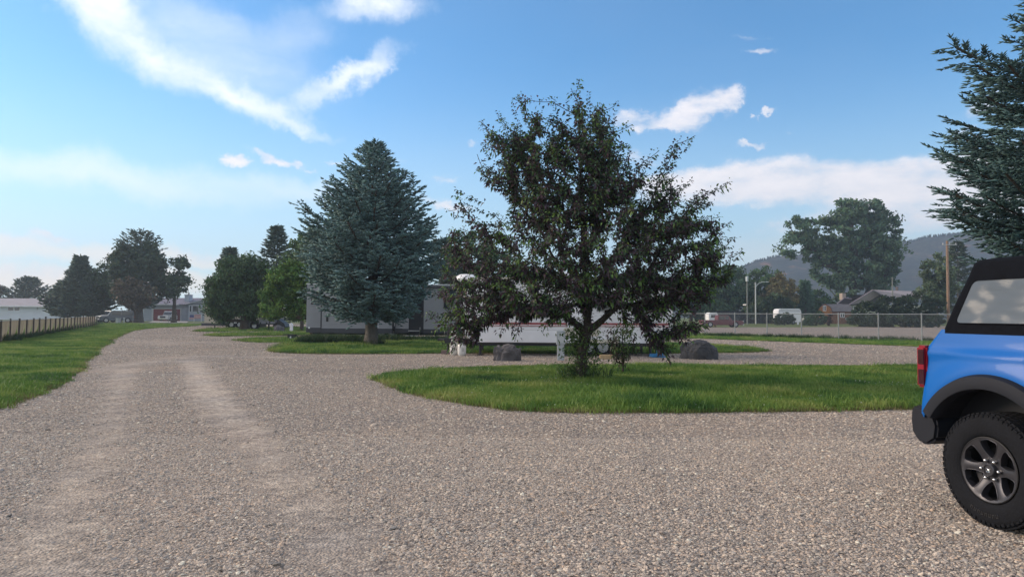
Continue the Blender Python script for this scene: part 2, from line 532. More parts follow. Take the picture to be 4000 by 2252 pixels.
def sheet(name, pts, z, m, kind='structure', crown=0.0):
    V = [(p[0], p[1], z) for p in pts]
    F = poly_area_tri(pts)
    me = bpy.data.meshes.new(name); me.from_pydata(V, [], [tuple(f) for f in F])
    me.materials.append(m)
    bm = bmesh.new(); bm.from_mesh(me)
    bmesh.ops.recalc_face_normals(bm, faces=bm.faces)
    for f in bm.faces:
        if f.normal.z < 0: f.normal_flip()
    bm.to_mesh(me); bm.free()
    o = bpy.data.objects.new(name, me); COL.objects.link(o); o['kind'] = kind
    return o

def inside(poly, x, y):
    x = np.asarray(x); y = np.asarray(y)
    c = np.zeros(x.shape, bool)
    n = len(poly); j = n - 1
    for i in range(n):
        xi, yi = poly[i]; xj, yj = poly[j]
        t = ((yi > y) != (yj > y)) & (x < (xj - xi) * (y - yi) / (yj - yi + 1e-12) + xi)
        c ^= t; j = i
    return c

def px(*pp):
    return [tuple(P(a, b)[:2]) for a, b in pp]

# base ground reaching the horizon
g = sheet('ground', [(-2250, -50), (2250, -50), (2250, 1490), (-2250, 1490)], 0.0, FIELD)

# outline of the lawns, traced from where they lie on the ground
ISLAND = px((1462, 1478), (1500, 1464), (1600, 1455), (1720, 1444), (1900, 1436), (2100, 1432), (2300, 1428), (2700, 1427), (3100, 1427), (3600, 1427)) + \
         [(16, 19.5), (21, 18), (21, 12.2)] + px((3580, 1596), (3300, 1604), (3000, 1608), (2750, 1612), (2500, 1611), (2250, 1612), (2050, 1606), (1900, 1592), (1750, 1568), (1620, 1540), (1520, 1508))
ISLAND = smooth_poly(ISLAND, 2)
MIDDLE = px((1042, 1368), (1100, 1380), (1300, 1383), (1600, 1382), (1780, 1379), (2100, 1381), (2500, 1382), (2824, 1379), (2960, 1376), (3012, 1370), (2900, 1356), (2780, 1346), (2500, 1340), (2100, 1334), (1700, 1322), (1400, 1315), (1240, 1316), (1140, 1330), (1100, 1345))
MIDDLE = smooth_poly(MIDDLE, 2)
LAWN_C = smooth_poly(px((915, 1330), (980, 1338), (1080, 1339), (1230, 1336), (1240, 1322), (1100, 1319), (960, 1322)), 2)
LAWN_B = smooth_poly(px((782, 1308), (830, 1314), (950, 1313), (1100, 1311), (1200, 1308), (1400, 1306), (1400, 1297), (1150, 1297), (900, 1300)), 2)
LAWN_A = smooth_poly(px((742, 1293), (800, 1297), (950, 1295), (1120, 1293), (1300, 1291), (1300, 1277), (1000, 1279), (820, 1283)), 2)
VERGE_EDGE = px((0, 1596), (60, 1572), (130, 1546), (200, 1516), (246, 1492), (262, 1470), (330, 1438), (322, 1418), (372, 1386), (384, 1362), (420, 1346), (440, 1328), (486, 1306), (520, 1292), (575, 1284), (640, 1279), (760, 1274))
VERGE = [(-14, 6), (-9.5, 8.5)] + VERGE_EDGE + [(XA(820, 96), 96), (XA(-300, 96), 96), (-95, 60), (-60, 25), (-30, 6)]
RIGHT_STRIP = px((2620, 1316), (2700, 1321), (2850, 1327), (3010, 1333), (3300, 1343), (3565, 1353), (4000, 1372)) + [(60, 25), (60, 31)] + px((4000, 1340), (3700, 1333), (3340, 1324), (3000, 1311), (2760, 1303), (2400, 1296), (2300, 1301))
LOTP = px((2300, 1277), (2700, 1277), (3100, 1278), (3600, 1274), (4000, 1270)) + [(110, 60), (62, 31)] + px((4000, 1339), (3700, 1332), (3340, 1323), (3000, 1310), (2760, 1302), (2400, 1295))

# camp gravel: a grid that carries how sandy each spot is
RUTS = [
    ([(700, 1310), (900, 1318)], .8, .3), ([(380, 1375), (520, 1300)], .3, .3),
    ([(501, 1436), (482, 1500), (464, 1563), (420, 1660), (327, 1817), (250, 1930), (181, 2035), (130, 2160), (60, 2400)], .28, .72),
    ([(700, 1392), (733, 1402), (791, 1490), (871, 1577), (1001, 1708), (1125, 1889), (1234, 2035), (1343, 2216), (1500, 2500)], .30, .92),
    ([(380, 1452), (435, 1439), (581, 1410), (726, 1390), (943, 1392), (1100, 1396)], .42, .6),
    ([(560, 1330), (640, 1345), (760, 1335), (860, 1340)], 1.0, .4),
    ([(760, 1800), (560, 2000), (420, 2252)], .5, .22),
    ([(2600, 1750), (3300, 1800), (3900, 1900)], .9, .25),
    ([(1500, 1700), (2200, 1760), (3000, 1700), (3500, 1720)], .8, .2)]
gx = np.concatenate([np.arange(-40, -10, 1.0), np.arange(-10, 10, .22), np.arange(10, 75.1, 1.0)])
gy = np.concatenate([np.arange(-25, 1, 1.0), np.arange(1, 26, .22), np.arange(26, 96.1, .9)])
GX, GY = np.meshgrid(gx, gy)

def seg_dist(x, y, a, b):
    ax, ay = a; bx, by = b
    dx, dy = bx - ax, by - ay
    t = np.clip(((x - ax) * dx + (y - ay) * dy) / (dx * dx + dy * dy + 1e-9), 0, 1)
    return np.hypot(x - ax - t * dx, y - ay - t * dy)

def dust_at(x, y):
    d = np.zeros(np.shape(x))
    for pts, wd, inten in RUTS:
        q = px(*pts)
        dist = np.min([seg_dist(x, y, q[i], q[i + 1]) for i in range(len(q) - 1)], axis=0)
        dist = dist + .12 * np.sin(x * 2.7 + y * 1.1) + .08 * np.sin(x * 6.1 - y * 4.3)
        d = np.maximum(d, inten * np.exp(-(np.maximum(dist, 0) / wd) ** 2))
    return d

DU = dust_at(GX, GY)
nx, ny = len(gx), len(gy)
Vg = np.stack([GX.ravel(), GY.ravel(), np.full(nx * ny, .004)], axis=1)
ii = np.arange((nx - 1) * (ny - 1)); r0 = ii // (nx - 1); c0 = ii % (nx - 1)
a0 = r0 * nx + c0
Fg = np.stack([a0, a0 + 1, a0 + nx + 1, a0 + nx], axis=1)
# keep only the camp side of the fence strip
cy = GY.ravel()[a0]; cx_ = GX.ravel()[a0]
P1 = P(2400, 1298); P2 = P(4000, 1350)
lim = P1.y + (cx_ - P1.x) * (P2.y - P1.y) / (P2.x - P1.x)
keep = (cy < np.maximum(lim, 3)) | (cx_ < P1.x)
Fg = Fg[keep]
gr = fast_mesh('gravel_road', Vg, Fg, GRAVEL)
at_ = gr.data.attributes.new('dust', 'FLOAT', 'POINT'); at_.data.foreach_set('value', DU.ravel().astype(np.float32))
gr['kind'] = 'structure'

sheet('lawn', densify(VERGE, .4, .10), .014, LAWN)
sheet('lawn', densify(ISLAND, .25, .05), .016, LAWN)
sheet('lawn', densify(MIDDLE, .4, .08), .012, LAWN)
sheet('lawn', densify(LAWN_A, .5, .08), .012, LAWN)
sheet('lawn', densify(LAWN_B, .5, .08), .013, LAWN)
sheet('lawn', densify(LAWN_C, .5, .08), .015, LAWN)
sheet('grass_strip', densify(RIGHT_STRIP, .6, .15), .018, LAWN)
sheet('gravel_lot', densify(LOTP, 1, .25), .010, LOT)
sheet('gravel_lane', [(XA(120, 98), 96.5), (XA(900, 98), 97.5), (XA(1200, 98), 101), (XA(1200, 104), 106), (XA(560, 104), 104), (XA(120, 104), 102)], .02, LOT)
sheet('driveway', [(XA(580, 104), 104), (XA(730, 104), 104), (XA(740, 124), 124), (XA(600, 124), 124)], .022, mat('driveway_concrete', (.36, .34, .32), .9, var=.3, vscale=.8))

# ------------------------------------------------------------------ instanced ground cover
def template(name, V, F, m, cols=None):
    me = bpy.data.meshes.new(name); me.from_pydata(V, [], F); me.materials.append(m)
    me.update()
    return bpy.data.objects.new(name, me)      # kept out of the scene; only its mesh is read

def scatter(name, pos, rot, scl, templates, pick, kind='stuff', extra=None):
    me = bpy.data.meshes.new(name)
    me.vertices.add(len(pos)); me.vertices.foreach_set('co', np.asarray(pos, np.float32).ravel())
    for an, arr in (('rot', rot), ('scl', scl)):
        a = me.attributes.new(an, 'FLOAT_VECTOR', 'POINT'); a.data.foreach_set('vector', np.asarray(arr, np.float32).ravel())
    a = me.attributes.new('pick', 'INT', 'POINT'); a.data.foreach_set('value', np.asarray(pick, np.int32))
    o = bpy.data.objects.new(name, me); COL.objects.link(o); o['kind'] = kind
    ng = bpy.data.node_groups.new(name, 'GeometryNodeTree')
    ng.interface.new_socket('Geometry', in_out='INPUT', socket_type='NodeSocketGeometry')
    ng.interface.new_socket('Geometry', in_out='OUTPUT', socket_type='NodeSocketGeometry')
    gi = ng.nodes.new('NodeGroupInput'); go = ng.nodes.new('NodeGroupOutput')
    jn = ng.nodes.new('GeometryNodeJoinGeometry')
    for t in reversed(templates):
        oi = ng.nodes.new('GeometryNodeObjectInfo'); oi.inputs['Object'].default_value = t; oi.inputs['As Instance'].default_value = True
        ng.links.new(oi.outputs['Geometry'], jn.inputs[0])
    iop = ng.nodes.new('GeometryNodeInstanceOnPoints')
    iop.inputs['Pick Instance'].default_value = True
    ng.links.new(gi.outputs[0], iop.inputs['Points']); ng.links.new(jn.outputs[0], iop.inputs['Instance'])
    def attr(n, dt):
        q = ng.nodes.new('GeometryNodeInputNamedAttribute'); q.data_type = dt; q.inputs[0].default_value = n
        return [s for s in q.outputs if s.enabled and s.name == 'Attribute'][0]
    ng.links.new(attr('pick', 'INT'), iop.inputs['Instance Index'])
    e = ng.nodes.new('FunctionNodeEulerToRotation'); ng.links.new(attr('rot', 'FLOAT_VECTOR'), e.inputs[0]); ng.links.new(e.outputs[0], iop.inputs['Rotation'])
    ng.links.new(attr('scl', 'FLOAT_VECTOR'), iop.inputs['Scale'])
    ng.links.new(iop.outputs[0], go.inputs[0])
    md = o.modifiers.new('scatter', 'NODES'); md.node_group = ng
    return o

def stone_mat():
    m = bpy.data.materials.new('stone')
    nt, b, o = nodes(m)
    oi = nn(nt, 'ShaderNodeObjectInfo')
    c = ramp(nt, oi.outputs['Random'], STONES, 'CONSTANT')
    tcn = nn(nt, 'ShaderNodeTexCoord')
    n = gnoise(nt, tcn.outputs['Object'], 2.5, 4)
    c2 = ramp(nt, n, [(.3, (.8, .8, .8)), (.7, (1.2, 1.18, 1.15))])
    c = gmix(nt, 1.0, c, c2, 'MULTIPLY')
    nt.links.new(c, b.inputs['Base Color']); b.inputs['Roughness'].default_value = .8; b.inputs['Specular IOR Level'].default_value = .3
    return m
STONE = stone_mat()
stones = []
for k in range(6):
    bm = bmesh.new(); bmesh.ops.create_icosphere(bm, subdivisions=1, radius=1)
    for v in bm.verts:
        v.co *= random.uniform(.72, 1.12)
        v.co.x *= 1.0 + .12 * k; v.co.z *= .55
    me = bpy.data.meshes.new('pebble'); bm.to_mesh(me); bm.free(); me.materials.append(STONE)
    stones.append(bpy.data.objects.new('pebble', me))

# pebbles lie on the gravel nearest the camera; farther out they are too small to see singly
def pebble_points(n, y0, y1, size):
    u = RNG.random(n)
    y = np.sqrt(y0 ** 2 + u * (y1 ** 2 - y0 ** 2))
    x = (RNG.random(n) * 2 - 1) * (y * .80 + .6)
    d = dust_at(x, y)
    ok = (RNG.random(n) > np.clip(d * 1.35, 0, .97)) & ~inside(ISLAND, x, y) & ~inside(VERGE, x, y) & ~inside(MIDDLE, x, y) & ~inside(RIGHT_STRIP, x, y)
    ok &= (x < P1.x) | (y < P1.y + (x - P1.x) * (P2.y - P1.y) / (P2.x - P1.x))
    ok &= y < 92
    x, y = x[ok], y[ok]
    s = size * np.exp(RNG.normal(0, .33, len(x)))
    s *= np.where(dust_at(x, y) > .25, .75, 1.0)
    return x, y, s
xs, ys, ss = [], [], []
for n, y0, y1, sz in ((300000, 3.0, 8.5, .0080), (220000, 8.5, 17, .0095), (110000, 17, 28, .0125), (90000, 28, 48, .017), (40000, 48, 80, .028), (6000, 3, 14, .0125)):
    a, b, c = pebble_points(n, y0, y1, sz); xs.append(a); ys.append(b); ss.append(c)
xs = np.concatenate(xs); ys = np.concatenate(ys); ss = np.concatenate(ss)
n = len(xs)
scatter('gravel', np.stack([xs, ys, ss * .25], 1), np.stack([RNG.normal(0, .3, n), RNG.normal(0, .3, n), RNG.random(n) * 6.28], 1),
        np.stack([ss, ss * (.75 + .4 * RNG.random(n)), ss], 1), stones, RNG.integers(0, 6, n))

# grass tufts
def grass_blade_mat(name, stops):
    m = bpy.data.materials.new(name)
    nt, b, o = nodes(m)
    oi = nn(nt, 'ShaderNodeObjectInfo')
    n_ = gnoise(nt, oi.outputs['Location'], .55, 6, .65)
    n0 = nn(nt, 'ShaderNodeMath', operation='MULTIPLY_ADD'); nt.links.new(n_, n0.inputs[0]); n0.inputs[1].default_value = 1.9; n0.inputs[2].default_value = -.42; n = n0.outputs[0]
    s = nn(nt, 'ShaderNodeMath', operation='MULTIPLY_ADD'); nt.links.new(oi.outputs['Random'], s.inputs[0]); s.inputs[1].default_value = .22; nt.links.new(n, s.inputs[2])
    c = ramp(nt, s.outputs[0], stops)
    nt.links.new(c, b.inputs['Base Color']); b.inputs['Roughness'].default_value = .6; b.inputs['Specular IOR Level'].default_value = .3
    tr = nn(nt, 'ShaderNodeBsdfTranslucent'); nt.links.new(c, tr.inputs['Color'])
    mx = nn(nt, 'ShaderNodeMixShader'); mx.inputs[0].default_value = .3
    nt.links.new(b.outputs[0], mx.inputs[1]); nt.links.new(tr.outputs[0], mx.inputs[2]); nt.links.new(mx.outputs[0], o.inputs['Surface'])
    return m
BLADE = grass_blade_mat('grass_blade', [(.28, (.026, .080, .022)), (.48, (.065, .155, .030)), (.70, (.15, .25, .045)), (.95, (.30, .33, .10))])
BLADE_DRY = grass_blade_mat('grass_blade_dry', [(.35, (.06, .085, .02)), (.6, (.12, .13, .04)), (.8, (.2, .175, .08)), (1, (.27, .22, .12))])
WEED = grass_blade_mat('weed_blade', [(.35, (.014, .038, .014)), (.6, (.024, .060, .02)), (.9, (.05, .09, .03)), (1, (.1, .12, .05))])

def tuft(m, nb, rad, h, wd):
    V, F = [], []
    for i in range(nb):
        a = random.random() * 6.28; r = rad * math.sqrt(random.random())
        x, y = r * math.cos(a), r * math.sin(a)
        b = random.random() * 6.28; hh = h * random.uniform(.5, 1.15); ln = hh * random.uniform(.2, .8)
        c = random.random() * 6.28; wx, wy = wd * math.cos(c), wd * math.sin(c)
        dx, dy = ln * math.cos(b), ln * math.sin(b)
        k = len(V)
        V += [(x - wx, y - wy, 0), (x + wx, y + wy, 0), (x + dx * .35 - wx * .8, y + dy * .35 - wy * .8, hh * .6), (x + dx * .35 + wx * .8, y + dy * .35 + wy * .8, hh * .6), (x + dx, y + dy, hh)]
        F += [(k, k + 1, k + 3, k + 2), (k + 2, k + 3, k + 4)]
    return template('tuft', V, F, m)
T_GRASS = [tuft(BLADE, 16, .10, .075, .004) for _ in range(4)]
T_LONG = [tuft(BLADE, 14, .09, .13, .005) for _ in range(2)]
T_DRY = [tuft(BLADE_DRY, 14, .10, .055, .004) for _ in range(2)]
T_WEED = [tuft(WEED, 26, .22, .42, .011) for _ in range(3)]

def edge_dist(poly, x, y):
    n = len(poly)
    return np.min([seg_dist(x, y, poly[i], poly[(i + 1) % n]) for i in range(n)], axis=0)

def lawn_points(poly, n, y0, y1, xlim=.80):
    """points in the part of a lawn the camera can see, thinning out with distance"""
    u = RNG.random(n)
    y = y0 * (y1 / y0) ** u
    x = (RNG.random(n) * 2 - 1) * (y * xlim + 1)
    ok = inside(poly, x, y)
    out = np.where(~ok)[0]
    if len(out):
        near = edge_dist(poly, x[out], y[out])
        ok[out] = RNG.random(len(out)) < .35 * np.exp(-(near / .10) ** 2)
    return x[ok], y[ok]

def grass(poly, n, y0, y1, z, big=1.0, tall=.12):
    x, y = lawn_points(poly, n, y0, y1)
    e = edge_dist(poly, x, y)
    k = len(x)
    patch = np.sin(x * 1.3 + 1.7 * np.sin(y * .9)) * np.sin(y * 1.1 + x * .4) + RNG.normal(0, .35, k)
    pick = RNG.integers(0, 4, k)
    lng = patch > (1.0 - tall * 4)
    pick[lng] = 4 + RNG.integers(0, 2, lng.sum())
    dry = ((e < .16 + .35 * RNG.random(k)) & (RNG.random(k) < .8)) | ((np.sin(x * .8 + 2 * np.sin(y * .5)) * np.sin(y * .7 - x * .3) > .72) & (RNG.random(k) < .5))
    pick[dry] = 6 + RNG.integers(0, 2, dry.sum())
    s = big * (.8 + .5 * RNG.random(k)) * (1 + y * .010)
    sz = .40 + .36 * np.clip(12 / y, 0, 1)
    s[dry] *= .8
    scatter('grass', np.stack([x, y, np.full(k, z)], 1), np.stack([np.zeros(k), np.zeros(k), RNG.random(k) * 6.28], 1), np.stack([s, s, s * sz * (.8 + .5 * RNG.random(k))], 1), T_GRASS + T_LONG + T_DRY, pick)
grass(ISLAND, 110000, 9.5, 20.5, .016, 1.15, .16)
grass(VERGE, 330000, 8, 95, .014, 1.1, .10)
grass(MIDDLE, 110000, 24, 46, .012, 1.5, .10)
for q in (LAWN_A, LAWN_B, LAWN_C):
    grass(q, 60000, 36, 90, .012, 1.8, .05)
grass(RIGHT_STRIP, 70000, 24, 70, .018, 1.3, .1)
# white clover heads in the near lawn
fw = template('flower', [(math.cos(a) * .011, math.sin(a) * .011, z) for z in (0.0, .012) for a in (0, 1.257, 2.513, 3.77, 5.027)] + [(0, 0, .018)],
              [(i, (i + 1) % 5, 5 + (i + 1) % 5, 5 + i) for i in range(5)] + [(5 + i, 5 + (i + 1) % 5, 10) for i in range(5)], mat('clover_white', (.62, .62, .55), .8))
fx_ = RNG.uniform(-1, 15, 2600); fy_ = RNG.uniform(10, 19, 2600)
k_ = inside(ISLAND, fx_, fy_) & (np.sin(fx_ * .9) * np.sin(fy_ * 1.3 + 1) + RNG.normal(0, .3, 2600) > .45)
fx_, fy_ = fx_[k_], fy_[k_]; k_ = len(fx_)
scatter('clover', np.stack([fx_, fy_, np.full(k_, .085)], 1), np.zeros((k_, 3)), np.repeat((.5 + .4 * RNG.random(k_))[:, None], 3, 1), [fw], np.zeros(k_, int))
# tall weeds under the dark trailer, round the spruce and along the fences
wp = []
def weeds(a, b, n, sp):
    a = np.array(a[:2]); b = np.array(b[:2])
    t = RNG.random(n)
    q = a + (b - a) * t[:, None] + RNG.normal(0, sp, (n, 2))
    wp.append(q)
weeds(P(1200, 1341), P(1420, 1342), 560, .30)
weeds(P(1215, 1330), P(1440, 1330), 520, .40)
weeds(P(1450, 1334), P(1590, 1332), 240, .45)
weeds(P(1660, 1334), P(1740, 1332), 120, .4)
weeds(P(1425, 1350), P(1475, 1350), 26, .18)
weeds(P(2240, 1490), P(2300, 1492), 14, .15)
for t0 in range(12):
    weeds((-25 - t0 * 2.3, 34 + t0 * 4.5), (-25 - (t0 + 1) * 2.3, 34 + (t0 + 1) * 4.5), 70, .22)
weeds(P(2760, 1312), P(3640, 1334), 260, .3)
wp = np.concatenate(wp); k = len(wp)
s = .55 + .55 * RNG.random(k)
s[wp[:, 1] > 38] *= .8
scatter('weeds', np.column_stack([wp, np.full(k, .012)]), np.column_stack([np.zeros(k), np.zeros(k), RNG.random(k) * 6.28]), np.column_stack([s, s, s]), T_WEED, RNG.integers(0, 3, k))
# ------------------------------------------------------------------ vegetation builders
BARK = mat('bark', (.075, .058, .045), .95, var=.45, vscale=9, bump=1.0, bscale=14)
BARK_GREY = mat('bark_grey', (.13, .115, .10), .95, var=.4, vscale=7, bump=1.0, bscale=12)
BARK_PALE = mat('bark_pale', (.34, .30, .24), .9, var=.3, vscale=4)
LEAF = leafmat('leaf', .28, .5)
NEEDLE = leafmat('needles', .10, .65, .25)
FARLEAF = leafmat('far_leaf', .22, .7, .2)

GREEN_GAIN = np.array([1.75, 1.65, 1.5])

def unit(a):
    return a / np.maximum(np.linalg.norm(a, axis=-1, keepdims=True), 1e-9)

def frames(d):
    """two unit vectors across each direction"""
    up = np.tile(np.array([0., 0., 1.]), (len(d), 1))
    up[np.abs(d[:, 2]) > .95] = (1, 0, 0)
    u = unit(np.cross(d, up)); v = np.cross(u, d)
    return u, v

def spindles(p, d, ln, r, col):
    """pointed needle-covered shoots"""
    n = len(p)
    u, v = frames(d)
    ang = RNG.random(n) * 6.28
    V = np.zeros((n, 7, 3))
    for ring, (t, k) in enumerate(((.0, .75), (.55, 1.0))):
        for j in range(3):
            a = ang + j * 2.094 + ring * 1.05
            V[:, ring * 3 + j] = p + d * (ln * t)[:, None] + (u * np.cos(a)[:, None] + v * np.sin(a)[:, None]) * (r * k)[:, None]
    V[:, 6] = p + d * ln[:, None]
    b = (np.arange(n) * 7)[:, None]
    T = np.concatenate([b + np.array(t) for t in ((0, 1, 3), (1, 4, 3), (1, 2, 4), (2, 5, 4), (2, 0, 5), (0, 3, 5), (3, 4, 6), (4, 5, 6), (5, 3, 6))])
    C = np.repeat(col[:, None, :], 7, axis=1)
    C[:, 6] *= 1.25
    return V.reshape(-1, 3), T, C.reshape(-1, 3)

def leaf_blades(p, d, ln, wd, col, droop=.35, fold=.25):
    """folded, drooping leaves: 6 points, 4 faces"""
    n = len(p)
    u, v = frames(d)
    a = RNG.normal(0, .7, n)
    s = u * np.cos(a)[:, None] + v * np.sin(a)[:, None]
    nrm = np.cross(s, d)
    nrm *= np.sign(nrm[:, 2:3] + 1e-6)
    L_ = ln[:, None]; W = wd[:, None]
    z = np.array([0, 0, 1.])
    V = np.zeros((n, 6, 3))
    V[:, 0] = p
    V[:, 1] = p + d * L_ * .45 + s * W * .5 + nrm * W * fold - z * L_ * droop * .2
    V[:, 2] = p + d * L_ * .45 - z * L_ * droop * .2
    V[:, 3] = p + d * L_ * .45 - s * W * .5 + nrm * W * fold - z * L_ * droop * .2
    V[:, 4] = p + d * L_ * .8 - z * L_ * droop * .6
    V[:, 5] = p + d * L_ * .98 - z * L_ * droop
    b = (np.arange(n) * 6)[:, None]
    Q = np.concatenate([b + np.array(t) for t in ((0, 1, 2), (0, 2, 3), (1, 4, 2), (2, 4, 3))])
    T5 = np.concatenate([b + np.array(t) for t in ((1, 5, 4), (3, 4, 5))])
    C = np.repeat(col[:, None, :], 6, axis=1)
    return V.reshape(-1, 3), np.concatenate([Q, T5]), C.reshape(-1, 3)

def flat_leaves(p, size, col, up=.3):
    """four cornered leaf clumps for far crowns"""
    n = len(p)
    d = unit(RNG.normal(0, 1, (n, 3)) + np.array([0, 0, up]))
    u, v = frames(d)
    a = RNG.random(n) * 6.28
    x = u * np.cos(a)[:, None] + v * np.sin(a)[:, None]
    y = np.cross(d, x)
    V = np.zeros((n, 5, 3)); s = size[:, None]
    V[:, 0] = p - x * s
    V[:, 1] = p - y * s * .55 + d * s * .12
    V[:, 2] = p + x * s
    V[:, 3] = p + y * s * .55 + d * s * .12
    V[:, 4] = p - d * s * .1
    b = (np.arange(n) * 5)[:, None]
    T = np.concatenate([b + np.array(t) for t in ((0, 1, 4), (1, 2, 4), (2, 3, 4), (3, 0, 4))])
    return V.reshape(-1, 3), T, np.repeat(col[:, None, :], 5, axis=1).reshape(-1, 3)

def segs(a, b, ra, rb, k=5):
    """many tapered sticks at once"""
    n = len(a)
    d = unit(b - a); u, v = frames(d)
    V = np.zeros((n, 2 * k, 3))
    for j in range(k):
        t = 2 * math.pi * j / k
        o = u * math.cos(t) + v * math.sin(t)
        V[:, j] = a + o * ra[:, None]
        V[:, k + j] = b + o * rb[:, None]
    base = (np.arange(n) * 2 * k)[:, None]
    F = np.concatenate([base + np.array((j, (j + 1) % k, k + (j + 1) % k, k + j)) for j in range(k)])
    return V.reshape(-1, 3), F

def vary(base, n, amt=.25, warm=.1):
    c = np.tile(np.array(base) * GREEN_GAIN, (n, 1))
    c *= (1 + RNG.normal(0, amt, (n, 1)))
    c[:, 0] *= 1 + RNG.normal(0, warm, n); c[:, 2] *= 1 + RNG.normal(0, warm, n)
    return np.clip(c, .004, .6)

def grow(nodes, par, tips, base, bend=.12, step=4, hang=0):
    """join every crown tip to the nearest lower branch point"""
    nodes = [np.array(q, float) for q in nodes]; par = list(par)
    ends = []
    base = np.array(base, float)
    order = np.argsort([np.linalg.norm(t - base) for t in tips])
    for i in order:
        t = tips[i]
        arr = np.array(nodes)
        d = np.linalg.norm(arr - t, axis=1)
        dz = t[2] - arr[:, 2]
        rad = np.linalg.norm(t[:2] - base[:2]) - np.linalg.norm(arr[:, :2] - base[:2], axis=1)
        cost = d * (1.6 if t[2] < hang else 1) + np.where(dz < -.15, .1 if t[2] < hang else 2.5, 0) + np.where(rad < -.1, 1.5, 0) + .25 * np.abs(dz - np.abs(rad) * .6)
        j = int(np.argmin(cost))
        a = arr[j]; pj = j
        ctrl = (a + t) / 2 + np.array([0, 0, -bend * d[j]]) + RNG.normal(0, .03 * d[j], 3)
        for s in range(1, step + 1):
            f = s / step
            q = a * (1 - f) ** 2 + 2 * ctrl * f * (1 - f) + t * f * f
            nodes.append(q); par.append(pj); pj = len(nodes) - 1
        ends.append((i, pj))
    return np.array(nodes), np.array(par), ends

def limb_radii(nodes, par, ends, r_tip, expo=.5, rmax=None):
    cnt = np.zeros(len(nodes))
    for _, e in ends:
        j = e
        while j >= 0:
            cnt[j] += 1; j = par[j]
    r = r_tip * np.maximum(cnt, 1) ** expo
    if rmax: r = np.minimum(r, rmax)
    return r

def limb_mesh(name, nodes, par, rad, m, parent, k=6):
    i = np.where(par >= 0)[0]
    V, F = segs(nodes[par[i]], nodes[i], np.minimum(rad[par[i]], rad[i] * 1.5), rad[i], k)
    return fast_mesh(name, V, F, m, parent=parent, smooth=True)

def ell_points(ells, n, shell=.0, rough=0.0):
    """points through a union of ellipsoids (cx,cy,cz,ax,ay,az)"""
    E = np.array(ells, float)
    vol = E[:, 3] * E[:, 4] * E[:, 5]
    if shell > 0: vol = vol ** .75
    k = RNG.choice(len(E), n, p=vol / vol.sum())
    d = unit(RNG.normal(0, 1, (n, 3)))
    r = RNG.random(n) ** (1 / 3.)
    r = shell + (1 - shell) * r
    if rough:
        r *= 1 + rough * np.sin(d[:, 0] * 7 + d[:, 2] * 5 + k) * np.sin(d[:, 1] * 6 - d[:, 2] * 4)
    return E[k, :3] + d * r[:, None] * E[k, 3:]

def trunk_mesh(pts, rad, m, parent, name='trunk', flare=1.35, k=14):
    mb = MB()
    pts = [Vector(p) for p in pts]
    out, rr = [], []
    for i in range(len(pts) - 1):
        for s in range(4):
            f = s / 4
            out.append(pts[i].lerp(pts[i + 1], f)); rr.append(rad[i] * (1 - f) + rad[i + 1] * f)
    out.append(pts[-1]); rr.append(rad[-1])
    rr[0] *= flare; rr[1] *= 1 + (flare - 1) * .35
    mb.tube(out, rr, k)
    for i, v in enumerate(mb.v):       # uneven bark ridges
        a = (i % k)
        c = out[i // k]
        d = Vector(v) - c
        mb.v[i] = tuple(c + d * (1 + .09 * math.sin(a * 2.4 + (i // k) * .35) + random.uniform(-.05, .05)))
    return mb.build(name, m, parent, smooth=True, merge=False)

